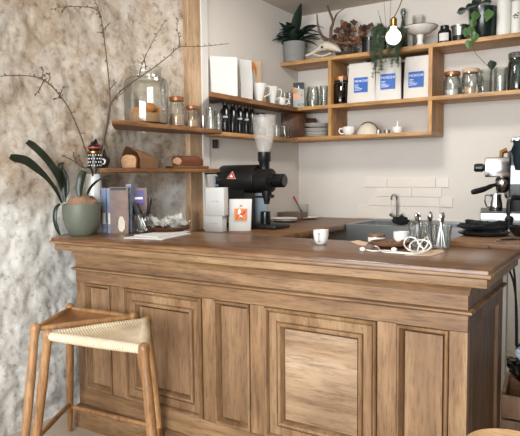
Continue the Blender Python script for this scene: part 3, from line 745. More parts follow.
# coffee bags
def coffee_bag(name, label, cat, pxc, wpx, pytop, y, rz, lab=True, thick=.075, group=None, zb=Z2, dx=0):
    p, w, h = fit(pxc, wpx, pytop, zb, y=y); t = thing(name, label, cat, p, rz, group); w = w*1.0
    bm = bmesh.new(); nx, nz = 10, 12
    def pt(u, v, s):
        taper = 1-.06*v; th = thick*(1-v**2.2*.92)*(.55+.45*(1-abs(2*u-1)**3))/2
        return Vector(((u-.5)*w*taper, s*th+ .004*mn.noise(Vector((u*4, v*4, s+pxc))), v*h))
    G = {s: [[bm.verts.new(pt(i/nx, j/nz, s)) for i in range(nx+1)] for j in range(nz+1)] for s in (-1, 1)}
    for j in range(nz):
        for i in range(nx):
            bm.faces.new((G[-1][j][i], G[-1][j][i+1], G[-1][j+1][i+1], G[-1][j+1][i])); bm.faces.new((G[1][j][i], G[1][j+1][i], G[1][j+1][i+1], G[1][j][i+1]))
        for i in (0, nx): bm.faces.new((G[-1][j][i], G[-1][j+1][i], G[1][j+1][i], G[1][j][i]))
    for j in (0, nz):
        for i in range(nx): bm.faces.new((G[-1][j][i], G[1][j][i], G[1][j][i+1], G[-1][j][i+1]))
    bmesh.ops.recalc_face_normals(bm, faces=bm.faces)
    obj('bag', bm, 'bagpaper', t, ang=50)
    obj('folded_top', bb(-w*.46, w*.46, -.005, .004, h*.985, h*1.02, bev=.002), 'bagpaper', t)
    if lab:
        lw, lh = .102, .104; lz = h*.27
        yl = -thick*.52-.002
        sl = math.radians(4); x_ = w*.02+dx
        lo = obj('label', bb(x_-lw/2, x_+lw/2, yl-.001, yl+.004, lz, lz+lh), 'blue', t, sm=False)
        tx = text('brand_word', 'MOKCHI!', .0235, 'whiteink', lo, (x_-lw*.44, yl-.0012, lz+lh*.68), (PI/2, 0, 0))
        bm = bmesh.new()
        for k, (a, b) in enumerate(((.06, .36), (.06, .3), (.06, .42), (.06, .62), (.06, .55))): bb(x_-lw/2+a*lw, x_-lw/2+b*lw, yl-.0016, yl-.0005, lz+lh*(.5-.09*k), lz+lh*(.525-.09*k), bm=bm)
        obj('fine_print', bm, 'whiteink', lo, sm=False)
        obj('stamp', bb(x_+lw*.36, x_+lw*.44, yl-.0016, yl-.0005, lz+lh*.05, lz+lh*.13), 'leafl', lo, sm=False)
    return t
grp = None
coffee_bag('coffee_bag', 'white coffee bag with blue label next to the jar of beans', 'bag', 362, 29, 64, -.2, .05)
coffee_bag('coffee_bag', 'white coffee bag with blue label behind the fern tips, second of the three', 'bag', 388.5, 26, 59, -.22, .1)
coffee_bag('coffee_bag', 'white coffee bag with blue label against the right shelf divider', 'bag', 417, 26, 57, -.2, 0)
coffee_bag('coffee_bag', 'plain white bag tucked behind the labelled bag beside the bean jar', 'bag', 358, 20, 61, -.06, 0, lab=False, thick=.05)
tag(obj('wooden_tray', bb(.45, 1.12, -.035, -.012, Z2, Z2+.295, bev=.003), 'darkboard'), 'dark wooden tray standing behind the white coffee bags', 'tray')
# glass jars right
p, d, h = fit(452, 17, 72, Z2, y=-.17)
jar('glass_jar', 'clear glass jar with copper lid right of the shelf divider', 'jar', p, d, h, 'copper', 'glassg', .3, 'whitematt')
p, d, h = fit(470.5, 18, 69, Z2, y=-.17)
jar('glass_jar', 'clear glass jar with flat wooden lid beside the cut glasses', 'jar', p, d, h, 'card', 'glassg', .35, 'card')
for i, (a, w_, tp, lb_) in enumerate(((486, 12.5, 70, 'cut glass tumbler next to the wooden lidded jar'), (500, 13.5, 68, 'cut glass tumbler beside the clip top jar at the right'))):
    p, d, h = fit(a, w_, tp, Z2, y=-.17)
    tumbler('cut_glass_tumbler', lb_, p, d, h, 'glassg', 'cut glass tumblers on the middle shelf', facets=10)
p, d, h = fit(517, 19, 53, Z2, y=-.15)
jar('clip_jar', 'large grey clip top glass jar at the right edge of the middle shelf', 'jar', p, d, h, 'smoke', 'smoke', .0, clip=True)

# ------------------------------------------------------------------ bottom shelf
Z3 = ZBT+TH
def board(name, label, c, w, h, t, rz, lean, m):
    bm = bb(-w/2, w/2, -t/2, t/2, 0, h, bev=.006)
    o = obj(name, bm, m, loc=c); o.rotation_euler = (lean, 0, rz); return tag(o, label, 'board')
c = Vector((.11, -.215, Z3-.009))
board('cutting_board', 'large dark wooden cutting board leaning in the shelf corner', Vector((.108, -.262, Z3+.0005)), .2, .188, .02, .785, -.12, 'darkboard')
board('cutting_board', 'smaller rounded dark board peeking out behind the large one in the corner', Vector((.14, -.13, Z3+.0005)), .16, .158, .016, .6, -.1, 'darkboard')
# stack of plates
p = col(317, Z3, y=-.15); pr0 = .5*26*mpp(p); pr0 = min(pr0, .1)
p.x = min(p.x, .405-pr0-.003)
zz = Z3
for k in range(7):
    rr = pr0*(1-.02*(k % 3)); th = .0135
    prof = [(0, .001), (rr*.55, .001), (rr*.65, .003), (rr*.98, .011), (rr, .012), (rr*.98, .0135), (rr*.62, .006), (0, .005)]
    tag(obj('plate', lathe(prof), 'white' if k % 2 else 'whitematt', loc=(p.x, p.y, zz)), 'white plate in the stack on the bottom shelf beside the cutting boards', 'plate', 'plates stacked on the bottom shelf')
    zz += th*1.02 if k != 4 else .024
# glass mugs on the left corner (in front of the boards)
for a, xx, lb_ in ((277, .11, 'clear glass mug in front of the dark board, left one'), (283, .125, 'clear glass mug in front of the dark board, right one')):
    p, d, h = fit(a, 13, 118, 1.486, x=xx-.03)
    d = .07; h = .09
    t = thing('glass_mug', lb_, 'mug', (xx-.03, p.y+(0 if a < 280 else .03), 1.4855), -.2)
    obj('glass_body', lathe(vessel(d*.42, d*.5, h, .003)), 'glass', t); obj('handle', mug_handle(d*.47, h, .0035), 'glass', t)
p, d, h = fit(349, 13, 127, Z3, y=-.2)
cup('tea_cup', 'white cup with handle to the left on the bottom shelf', p, d, h, PI+.4)
p, d, h = fit(368, 22, 123, Z3, y=-.19)
bo = thing('upturned_bowl', 'pale bowl with dark rim lying upside down on the bottom shelf', 'bowl', p)
obj('bowl', lathe([(d/2-.004, 0), (d/2, 0), (d*.48, h*.35), (d*.36, h*.75), (d*.18, h*.95), (0, h*.97), (0, h*.9), (d*.17, h*.88), (d*.34, h*.7), (d*.46, h*.3)], close=True), 'bone', bo)
obj('rim', tube(smooth([(d*.5*math.cos(a), -.004+.0*a, .006+h*math.sin(a)) for a in [PI*i/10 for i in range(11)]], 2), .004, 6), 'darkboard', bo)
for a, lb_ in ((378.5, 'small steel pot beside the upturned bowl'), (387, 'small dark steel pot next to the white juicer')):
    p, d, h = fit(a, 6.5, 130, Z3, y=-.2)
    tag(obj('tiny_pot', lathe(vessel(d*.5, d*.45, max(h, .02), .002)), 'steel', loc=p), lb_, 'pot')
p, d, h = fit(397.5, 11, 127, Z3, y=-.2)
ju = thing('juicer', 'white ceramic juicer with a pointed spike on the bottom shelf', 'juicer', p)
obj('dish', lathe([(0, 0), (d*.3, 0), (d*.5, h*.5), (d*.5, h), (d*.45, h), (d*.4, h*.5), (0, h*.4)]), 'white', ju)
obj('spike', lathe([(0, h*.4), (d*.2, h*.4), (d*.09, h*1.3), (d*.05, h*1.9), (0, h*2.0)]), 'white', ju)

# ------------------------------------------------------------------ upper left shelf
Z4 = 1.718
def paperbag(name, label, px0, px1, top, x, rz, th=.05):
    pa = col((px0+px1)/2, Z4, x=x); w = (px1-px0)*mpp(pa); h = at((px0+px1)/2, top, x=x).z-Z4
    bm = bmesh.new(); n = 6; G = {}
    for s in (-1, 1):
        G[s] = [[bm.verts.new(((i/n-.5)*w*(1+.05*j/n), s*th/2*(1-.75*(j/n)**1.5)+.006*mn.noise(Vector((i, j*1.3, s+px0))), h*j/n+(.004*mn.noise(Vector((i*2, px0, 0))) if j == n else 0))) for i in range(n+1)] for j in range(n+1)]
    for j in range(n):
        for i in range(n): bm.faces.new((G[-1][j][i], G[-1][j][i+1], G[-1][j+1][i+1], G[-1][j+1][i])); bm.faces.new((G[1][j][i], G[1][j+1][i], G[1][j+1][i+1], G[1][j][i+1]))
        for i in (0, n): bm.faces.new((G[-1][j][i], G[-1][j+1][i], G[1][j+1][i], G[1][j][i]))
    for i in range(n):
        for j in (0, n): bm.faces.new((G[-1][j][i], G[1][j][i], G[1][j][i+1], G[-1][j][i+1]))
    bmesh.ops.recalc_face_normals(bm, faces=bm.faces)
    o = obj(name, bm, 'paper', loc=pa, rz=rz, ang=25); return tag(o, label, 'bag')
paperbag('paper_bag', 'crumpled white paper bag at the near end of the dark shelf', 211, 237, 57, .085, FACE+.25)
paperbag('paper_bag', 'narrower white paper bag second along the dark shelf', 239, 252, 60, .075, FACE+.5)
pa = col(256, Z4, x=.03); w = .075; h = at(256, 61, x=.03).z-Z4
ca = thing('picture_card', 'small upright picture card with orange arch behind the drippers', 'card', pa, FACE+.35)
obj('card', bb(-w/2, w/2, -.002, .002, 0, h), 'card', ca)
poly_on('printed_shape', [(-w*.48, h*.5), (-w*.48, h*.98), (-w*.1, h*.96), (w*.1, h*.8), (w*.05, h*.6), (-w*.2, h*.85)], 'cookie', ca, -.0022)
poly_on('printed_shape', [(-w*.48, .002), (w*.1, .002), (w*.05, h*.5), (-w*.2, h*.75), (-w*.48, h*.5)], 'greyprint', ca, -.0022)
pa = col(262, Z4, x=.022)
tag(obj('picture_card', bb(-.03, .03, -.002, .002, 0, .155), 'card', loc=pa, rz=FACE+.35), 'plain beige card standing behind the white dripper cups', 'card')
def dripper(label, pxc, w, top, x):
    p = col(pxc, Z4, x=x); d = w*mpp(p); h = at(pxc, top, x=x).z-Z4; r = d/2
    t = thing('coffee_dripper', label, 'dripper', p, FACE-.1)
    obj('cone', lathe([(0, .006), (r*.62, .002), (r*.62, .008), (r*.42, .012), (r*.5, h*.2), (r, h), (r-.003, h), (r*.44, h*.22), (0, h*.2)]), 'white', t)
    obj('handle', tube(smooth([(r*.9, 0, h*.85), (r*1.4, 0, h*.85), (r*1.45, 0, h*.5), (r*.6, 0, h*.3)], 5), .0035), 'white', t)
dripper('white ceramic coffee dripper, largest and nearest the paper bags', 259, 16, 84, .09)
dripper('white ceramic coffee dripper in the middle of the three', 272.5, 12, 87, .095)
cup('espresso_cup', 'small white cup at the end of the row of drippers', col(281.5, Z4, x=.1), 9.5*mpp(col(281.5, Z4, x=.1)), .062, FACE-.1)
for a, xx, lb_ in ((285, .04, 'clear stemless glass behind the small white cup in the corner'), (290, .05, 'tall clear glass standing in the corner by the geometric carton')):
    p, d, h = fit(a, 7, 82, Z4, x=xx); tumbler('drinking_glass', lb_, p, .055, .12, 'glass')

# ------------------------------------------------------------------ lower left shelf
Z5 = 1.495
jp = col(147, Z5, x=.03); m_ = mpp(jp); r = 23*m_; r = min(r, .122); h = at(147, 68, x=.03).z-Z5
jb = thing('cookie_jar', 'very large clear glass jar of cookies on the stone wall shelf', 'jar', jp)
obj('glass_body', lathe([(0, .002), (r*.9, .002), (r*.97, .012), (r, .04), (r, h*.7), (r*.93, h*.79), (r*.72, h*.83), (r*.68, h*.87), (r*.70, h*.95), (r*.76, h*.985), (r*.76, h), (r*.68, h), (r*.66, h*.87), (r*.7, h*.82), (r*.91, h*.775), (r-.004, h*.7), (r-.004, .04), (r*.93, .009), (0, .008)], seg=40), 'glass', jb)
bm = lathe([(0, .01), (r*.9, .012), (r*.95, .035), (r*.93, .06), (r*.7, .05), (0, .04)], seg=36)
for v in bm.verts: v.co.z += .012*mn.noise(v.co*30) if v.co.z > .03 else 0
pj = obj('paper_liner', bm, 'kraft', loc=jp); tag(pj, 'crumpled kraft paper lining the bottom of the large glass jar', 'paper')
for i, (a, b, s) in enumerate(((-.055, -.02, .03), (-.02, -.05, .028), (.055, -.03, .036), (.005, .015, .032), (-.04, .04, .03), (.04, .05, .03))):
    bm = blob((0, 0, 0), (s, s, s*.72), amp=.2, seed=i)
    lbs = ['golden cookie at the left inside the large glass jar', 'golden cookie at the front of the large glass jar', 'largest golden cookie at the right inside the large glass jar', 'golden cookie behind the others in the large glass jar', 'golden cookie at the back left of the large glass jar', 'golden cookie at the back right of the large glass jar'][i]
    tag(obj('cookie', bm, 'cookie', loc=jp+Vector((a, b, .078+.012*(i == 2)))), lbs, 'cookie', 'cookies in the large jar')
p, d, h = fit(177, 16, 97, Z5, x=.07)
jar('glass_jar', 'clear storage jar with copper lid beside the large cookie jar', 'jar', p, d, h, 'copper', 'glass', .5, 'card')
p, d, h = fit(192, 13.5, 106, Z5, x=.08)
jar('glass_jar', 'short clear jar with copper lid in front of the bare post', 'jar', p, d, h, 'copper', 'glass', .4, 'card')
p, d, h = fit(203.5, 6, 116, Z5, x=.1)
tag(obj('steel_beaker', lathe(vessel(d*.45, d*.5, h, .002)), 'steel', loc=p), 'small steel beaker at the end of the cookie jar shelf', 'beaker')
p, d, h = fit(211, 10, 108, Z5, x=.09)
gj = thing('glass_jug', 'small clear glass jug at the end of the cookie jar shelf', 'jug', p, FACE)
obj('glass_body', lathe(vessel(d*.45, d*.5, h, .0025)), 'glass', gj); obj('handle', mug_handle(d*.45, h, .003), 'glass', gj)
p, d, h = fit(219, 7, 114, 1.485, x=.1)
tumbler('drinking_glass', 'small clear glass just right of the glass jug', p, d, h, 'glass')
Z6 = 1.485
bots = [(225.5, 10), (233, 9.5), (240, 9.5), (246.5, 9), (252, 8)]
ords = ['nearest the glass jug', 'second from the glass jug', 'in the middle of the row', 'second from the grinder hopper', 'just left of the grinder hopper']
for k, (a, w_) in enumerate(bots):
    p = col(a, Z6, x=.075); d = w_*mpp(p); h = .195; r = d/2
    t = thing('dark_bottle', 'dark glass bottle under the dark shelf, '+ords[k], 'bottle', p, 0, 'dark bottles under the upper shelf')
    obj('glass_body', lathe([(0, 0), (r*.95, 0), (r, .004), (r, h*.74), (r*.55, h*.84), (r*.42, h*.93), (0, h*.93)]), 'blackgloss', t)
    obj('cap', lathe([(0, h*.93), (r*.5, h*.93), (r*.5, h), (0, h)]), 'black', t)
    if k in (0, 2, 3): obj('label', wraplabel(r+.0006, h*.5, h*.56, math.atan2(CAM.y-p.y, CAM.x-p.x), .5), 'greyprint', t)
p = col(261, Z6, x=.05)
jar('spice_jar', 'brown jar with dark lid behind the grinder hopper', 'jar', p, .075, .17, 'black', 'amber', .6)

# ------------------------------------------------------------------ bread shelf
Z7 = 1.255
def loaf(ln, w, h):
    bm = bmesh.new(); n = 12; rows = []
    prof = [(-.46, .0), (-.5, .35), (-.52, .62), (-.44, .86), (-.2, .99), (.0, 1.0), (.2, .99), (.44, .86), (.52, .62), (.5, .35), (.46, 0)]
    for i in range(n+1):
        t = i/n; s = 1 if t < .8 else 1-.12*((t-.8)/.2)**2
        rows.append([bm.verts.new((t*ln, u*w*s, v*h*s+.003*mn.noise(Vector((t*5, u*4, v*3))))) for u, v in prof])
    for a, b in zip(rows, rows[1:]):
        for k in range(len(prof)): bm.faces.new((a[k], a[(k+1) % len(prof)], b[(k+1) % len(prof)], b[k]))
    bm.faces.new(rows[0][::-1]); bm.faces.new(rows[-1]); bmesh.ops.recalc_face_normals(bm, faces=bm.faces)
    return bm, prof
bp_ = col(130.5, Z7, x=.06); mbp = mpp(bp_)
bl = thing('bread_loaf', 'cut seeded loaf half wrapped in brown paper on the bread shelf', 'bread', bp_+Vector((.0, -.012, .002)), 1.72)
bm, prof = loaf(.17, .1, .072); obj('crust', bm, 'crust', bl)
bm = bmesh.new(); f_ = [bm.verts.new((-.0015, u*.1*.93, .003+v*.072*.93)) for u, v in prof]; bm.faces.new(f_); r_ = bmesh.ops.extrude_face_region(bm, geom=list(bm.faces)); bmesh.ops.translate(bm, vec=(.003, 0, 0), verts=[v for v in r_['geom'] if isinstance(v, bmesh.types.BMVert)]); bmesh.ops.recalc_face_normals(bm, faces=bm.faces)
obj('cut_face', bm, 'crumb', bl, sm=False)
wp = bmesh.new(); rows = []
sec2 = [(-.062, .0), (-.064, .05), (-.045, .086), (.0, .118), (.012, .116), (.045, .088), (.062, .05), (.06, .0)]
for t in (.012, .03, .055, .09, .13, .17, .178):
    k = 1-.3*(t/.178); rows.append([wp.verts.new((t+(-.022 if (abs(u) < .02 and t < .02) else 0), u, max(.0, v*(k if v > .06 else 1))+.004*mn.noise(Vector((t*30, u*30, 1)))*(v > 0))) for u, v in sec2])
for a, b in zip(rows, rows[1:]):
    for k in range(len(sec2)-1): wp.faces.new((a[k], a[k+1], b[k+1], b[k]))
bmesh.ops.solidify(wp, geom=list(wp.faces), thickness=.001)
wr = tag(obj('wrapping_paper', wp, 'kraft', loc=bl.location, rz=1.72, ang=20), 'brown paper wrapped over the seeded loaf', 'paper')
lp = col(188, Z7+.018, x=.07)
tag(obj('bread_board', prism([(-.055, -.14), (.06, -.15), (.068, -.05), (.062, .1), (.05, .14), (-.045, .13), (-.05, 0)], 0, .016, bev=.004), 'shelfwood', loc=(lp.x, lp.y, Z7+.0005)), 'rustic wooden board under the dark loaf on the bread shelf', 'board')
l2 = thing('bread_loaf', 'dark crusted rye loaf lying on the wooden board', 'bread', (lp.x+.01, lp.y-.11, Z7+.0175), 1.52)
bm, prof = loaf(.185, .085, .058); obj('crust', bm, 'crust', l2)
bm = bmesh.new(); blob((.0, -.0, .028), (.003, .036, .022), bm, 2, .3, 8); obj('cut_face', bm, 'crumb', l2)
# ornamental figure at the left end of the bread shelf
fp = col(95, Z7, x=.05)
fg = thing('ornament', 'ornate black and white ornament with red band on the bread shelf', 'ornament', fp, FACE)
obj('body', lathe([(0, 0), (.032, 0), (.034, .01), (.028, .03), (.032, .06), (.03, .078), (.0, .08)]), 'black', fg)
bm = bmesh.new()
for k in range(14):
    for j in range(4):
        a = 2*PI*(k+.5*(j % 2))/14; blob((.0315*math.cos(a), .0315*math.sin(a), .014+j*.017), (.0034, .0034, .0042), bm, 1, 0)
obj('white_dots', bm, 'whitematt', fg)
obj('gold_band', lathe([(.033, .074), (.035, .076), (.035, .084), (.02, .086), (0, .086)]), 'brass', fg)
obj('head', lathe([(0, .084), (.022, .084), (.03, .094), (.031, .108), (.022, .118), (.0, .12)]), 'black', fg)
obj('red_band', lathe([(.0305, .099), (.0318, .100), (.0318, .105), (.0305, .106)], close=True), 'red', fg)
obj('crest', tube([(-.016, 0, .116), (-.008, 0, .128), (.0, 0, .122), (.008, 0, .142), (.016, 0, .118)], [.004, .009, .012, .009, .004]), 'black', fg)
f2 = thing('ornament', 'small black round ornament with a white ring at the shelf end', 'ornament', col(105, Z7, x=.055), FACE)
obj('body', lathe([(0, 0), (.02, 0), (.014, .008), (.026, .03), (.024, .052), (.01, .062), (.006, .09), (.0, .1)]), 'black', f2)
obj('white_ring', xf(tube([(.012*math.cos(2*PI*i/20), .012*math.sin(2*PI*i/20), 0) for i in range(20)], .004, 6, closed=True), Matrix.Translation((-.004, -.026, .034)) @ Matrix.Rotation(PI/2, 4, 'X')), 'whitematt', f2)

# ------------------------------------------------------------------ on the bar
ZC = .925
# potted plant at left
pp_ = Vector((.016, -2.258, ZC)); m_ = mpp(pp_)
pg = thing('potted_plant', 'strap leaved plant in a round grey green pot at the left end of the bar', 'plant', pp_)
r = 18.3*m_; h = 31*m_
obj('pot', lathe([(0, 0), (r*.6, 0), (r*.66, .004), (r*.86, h*.25), (r*.98, h*.6), (r, h*.85), (r*.98, h), (r*.9, h), (r*.9, h*.85), (0, h*.82)], seg=36), 'potgreen', pg)
bm = lathe([(0, h*.8), (r*.88, h*.84), (r*.78, h*1.04), (r*.6, h*1.2), (r*.35, h*1.24), (0, h*1.22)])
for v in bm.verts: v.co += Vector((.5, .5, 1))*.022*mn.noise(v.co*48)
obj('moss', bm, 'moss', pg)
D0 = (pp_-CAM).dot(fw)
def leafpx(pts, ws_, dd=None, name='leaf', mt='leaf', curl=.3, roll=0):
    n = len(pts); P3 = []
    for i, (a, b) in enumerate(pts): P3.append((at(a, b, x=-.045+.9*(-dd[i] if dd else 0)) if a < 62 else at(a, b, d=D0+(dd[i] if dd else 0)))-pp_)
    C_ = smooth(P3, 5); W_ = []
    for i in range(len(C_)):
        t = i/(len(C_)-1)*(n-1); k = min(int(t), n-2); W_.append((ws_[k]+(ws_[k+1]-ws_[k])*(t-k))*m_*.85)
    s = rt*math.cos(roll)+up*math.sin(roll)*.4+fw*math.sin(roll)
    obj(name, ribbon(C_, W_, s + up*.35 if abs((C_[-1]-C_[0]).normalized().dot(up)) < .8 else s, .0015, curl), mt, pg)
leafpx([(62, 203), (56, 190), (47, 178), (36, 168), (26, 161), (16, 158.5), (10, 156.5)], [1, 2, 2.6, 4.2, 4.8, 4.4, 2.2], [0, -.02, -.04, -.06, -.08, -.08, -.08], roll=.6)
leafpx([(64, 202), (62, 188), (57, 174), (49, 162), (40, 152), (32, 145), (27, 142)], [1.2, 2.6, 3.8, 4.0, 4.0, 3.8, 2.6], [0, 0, -.02, -.03, -.04, -.04, -.04], roll=.3)
leafpx([(65, 202), (63, 185), (60, 172), (61, 163), (64, 163)], [1.2, 2.6, 3.6, 3.2, 1.4], roll=.2)
leafpx([(64, 200), (67, 190), (66, 178), (63, 168)], [1.2, 2.6, 2.8, 1], [.02, .02, .02, .02])
leafpx([(80, 199), (79, 188), (81, 178), (84, 171)], [2, 4.6, 4.8, 3.2], [.02, .02, .02, .01], roll=.2)
leafpx([(86, 198), (90, 189), (97, 182), (104, 178), (109, 176.5)], [1, 1.8, 3.2, 3.4, 1.6], [0, -.01, -.03, -.05, -.06], roll=.4)
leafpx([(60, 204), (56, 209), (55, 219), (57, 228), (60, 235)], [1.2, 2.2, 2.4, 2.2, 1], [-.03, -.03, -.03, -.03, -.03], roll=.2)
# vase + branches
vb = Vector((-.045, -2.118, ZC)); m_ = mpp(vb)
vz = at(95, 174, y=vb.y).z-ZC; r = 9.6*m_
va = thing('tall_vase', 'tall tapered white ceramic vase behind the grey green pot', 'vase', (col(95.5, ZC, y=vb.y)))
vb = va.location.copy()
obj('body', lathe([(0, 0), (r*.97, 0), (r, .006), (r*.98, vz*.4), (r*.82, vz*.8), (r*.74, vz), (r*.64, vz), (r*.7, vz*.8), (r*.85, vz*.4), (r*.85, .02), (0, .015)]), 'white', va)
def branch(label, spec, twigs, seed):
    random.seed(seed)
    t = thing('dry_branch', label, 'branch', vb+Vector((0, 0, .02)))
    o = t.location
    def pp3(l): return [at(a, b, x=x)-o for a, b, x in l]
    base = [Vector((random.uniform(-.012, .012), random.uniform(-.012, .012), .0)), Vector((0, 0, vz*.75))]
    C_ = smooth(base+pp3(spec), 6); n = len(C_)
    bm = tube(C_, [.0048*(1-.72*i/n) for i in range(n)], 7)
    for i in range(8, n-1, 2):
        v = Vector((random.uniform(-1, 1), random.uniform(-1, 1), random.uniform(-.2, 1))).normalized()*random.uniform(.006, .02)
        tube([C_[i], C_[i]+v*.6, C_[i]+v], [.002, .0016, .0022], 5, bm)
        if random.random() < .4: blob(C_[i]+v, (.004, .004, .005), bm, 1, .2)
    obj('stem', bm, 'bark', t)
    for tw in twigs:
        Q = smooth(pp3(tw), 5); k = len(Q)
        b2 = tube(Q, [.0028*(1-.6*i/k) for i in range(k)], 6)
        for i in range(1, k, 2):
            v = Vector((random.uniform(-1, 1), random.uniform(-1, 1), random.uniform(-1, 1))).normalized()*random.uniform(.004, .014)
            tube([Q[i], Q[i]+v], [.0018, .0022], 5, b2)
            if random.random() < .6: blob(Q[i]+v, (.004, .004, .005), b2, 1, .2)
        obj('twig', b2, 'bark', t)
branch('dry branch arching left across the stone wall', [(90, 166, .02), (85, 148, .03), (77, 126, .04), (68, 107, .05), (57, 92, .06), (48, 83, .07), (36, 77, .08), (18, 75.5, .08), (2, 76, .08), (-14, 78, .08)],
       [[(42, 79, .07), (43, 70, .07), (41, 67, .06)], [(44, 80, .07), (39, 90, .08), (35, 95, .09)], [(48, 83, .07), (50, 77, .08), (47, 74, .08), (43, 75, .09)], [(62, 98, .05), (57, 98, .06), (53, 99, .06)], [(60, 95, .05), (63, 88, .05)]], 1)
branch('dry branch rising straight up out of the picture', [(99, 160, .03), (104, 140, .04), (109, 118, .05), (110, 98, .06), (108, 72, .07), (105, 45, .08), (102, 24, .09), (98, 8, .09), (91, -6, .1), (86, -16, .1)],
       [[(101.5, 17, .09), (96, 10, .09), (91, 7.5, .08), (75, 6.5, .07), (62, 7, .06), (51, 9.5, .06)], [(105, 28, .08), (110, 23, .09)], [(66, 7, .06), (61, 12, .06)], [(104, 34, .08), (99, 32, .08)], [(109, 90, .06), (114, 84, .07), (113, 80, .07)]], 2)
branch('dry branch reaching right in front of the cookie jar', [(100, 156, .04), (106, 130, .08), (109.5, 108, .13), (113, 100, .17), (124, 88, .2), (140, 77, .22), (156, 66, .23), (170, 55, .24), (180, 47, .25), (200, 46.5, .25), (216, 45, .25), (229, 43.5, .25)],
       [[(180, 47, .25), (179, 38, .25), (177, 27, .25), (178, 19, .25)], [(112, 101, .17), (120, 95, .18), (132, 83, .2)], [(139, 77, .22), (143, 62, .22), (152, 43, .22), (160, 29, .22), (166, 20, .22)], [(146, 73, .22), (145, 62, .22), (143, 54, .22)]], 3)
branch('short dry twig leaning left over the potted plant', [(91, 168, .01), (84, 168, .03), (77, 163, .05), (68, 158, .07), (61, 156, .08)],
       [[(77, 163, .05), (74, 157, .06), (73, 152, .06)], [(84, 168, .03), (80, 160, .03), (78, 155, .03)]], 4)
# books
def book(label, pxl, pxr, top, y, m, tilt=0, depth=.13, group='books on the bar', z=ZC):
    p = col((pxl+pxr)/2, z, y=y); w = (pxr-pxl)*mpp(p); h = at((pxl+pxr)/2, top, y=y).z-z
    t = thing('book', label, 'book', p, FACE-.12, group)
    obj('pages', bb(-w*.36, w*.36, .004, depth-.004, .003, h-.003), 'paper', t, sm=False)
    bm = bmesh.new(); bb(-w/2, -w*.36, 0, depth, 0, h, bm=bm); bb(w*.36, w/2, 0, depth, 0, h, bm=bm); bb(-w/2, w/2, -.003, .004, 0, h, bm=bm)
    obj('cover', bm, m, t, sm=False); return t, w, h
Y0 = -2.12
book('slim pale blue book, leftmost of the books on the bar', 97.5, 102, 190, Y0, 'bluebook')
for (a, b, lb_) in ((102.3, 107.3, 'book with pale illustrated spine right of the slim blue book'), (107.8, 113.2, 'book with pale illustrated spine against the brown photo cover')):
    t, w, h = book(lb_, a, b, 188, Y0, 'spine')
    obj('spine_print', bb(-w*.34, w*.34, -.0042, -.0028, h*.55, h*.94), 'bluebook', t, sm=False)
    obj('spine_print', bb(-w*.3, w*.3, -.0042, -.0028, h*.2, h*.45), 'whitematt', t, sm=False)
# cover facing out
p = col(119.5, ZC, y=-2.115); w = 18*mpp(p); h = at(120, 187, y=-2.115).z-ZC
t = thing('book', 'brown photo cover book facing out beside the illustrated spines', 'book', p, FACE-.05, 'books on the bar')
obj('pages', bb(-w*.48, w*.48, .003, .02, .002, h-.002), 'paper', t, sm=False)
obj('cover', bb(-w/2, w/2, 0, .0035, 0, h), 'cover', t, sm=False)
poly_on('cover_print', [(.0, h*.06), (w*.15, h*.03), (w*.3, h*.1), (w*.33, h*.25), (w*.22, h*.36), (w*.05, h*.37), (-w*.04, h*.28), (-w*.06, h*.14)], 'bone', t, -.0002)
poly_on('cover_print', [(-w*.45, h*.93), (w*.45, h*.93), (w*.45, h*.985), (-w*.45, h*.985)], 'ink', t, -.0002)
book('blue and white book standing right of the brown photo cover', 127, 132.5, 184, -2.05, 'spine')
p = col(139, ZC, y=-1.985); w = 17*mpp(p); h = at(139, 188, y=-1.985).z-ZC
t = thing('book', 'upright book with purple title panel behind the jar of pens', 'book', p, FACE+.05, 'books on the bar')
obj('pages', bb(-w*.48, w*.48, .003, .012, .002, h-.002), 'paper', t, sm=False)
obj('cover', bb(-w/2, w/2, 0, .003, 0, h), 'cover', t, sm=False)
obj('title_panel', bb(-w*.38, w*.36, -.0012, .0005, h*.6, h*.95), 'purple', t, sm=False)
obj('title_print', bb(-w*.3, w*.26, -.002, -.001, h*.74, h*.79), 'whiteink', t, sm=False)
# jar of pens
p = col(143.5, ZC, y=-2.02); d = .1; h = .098
p.x += .0
jn = tumbler('glass_tumbler', 'clear glass tumbler holding black handled knives on the bar', p, d, h, taper=.9)
def stick(name, label, cat, a, b, ra, m, grp_, tip=None):
    A, B = Vector(a), Vector(b); t = thing(name, label, cat, A, 0, grp_)
    v = B-A
    obj('blade', tube([(0, 0, 0), v*.62], [ra*.45, ra*.6], 6), 'steel', t)
    obj('handle', tube([v*.45, v*.52, v*.95, v], [ra*.9, ra*1.15, ra*1.2, ra*.8], 8), m, t)
kn = [((126, 195), .02, 'knife leaning far left'), ((130, 198), .0, 'knife leaning left in front'), ((136, 203), -.02, 'short knife in the middle'), ((150.5, 198), .0, 'upright knife at the right')]
for i, (q, dy, w_) in enumerate(kn):
    e = at(q[0], q[1], y=p.y+dy); s = -1 if i < 3 else 1
    base = p+Vector((.02*(1 if i < 3 else -.2), .012*(i-1.5), .012))
    stick('table_knife', 'black handled '+w_+' of the glass tumbler', 'knife', base, e, .0085, 'black', 'knives in the glass tumbler')
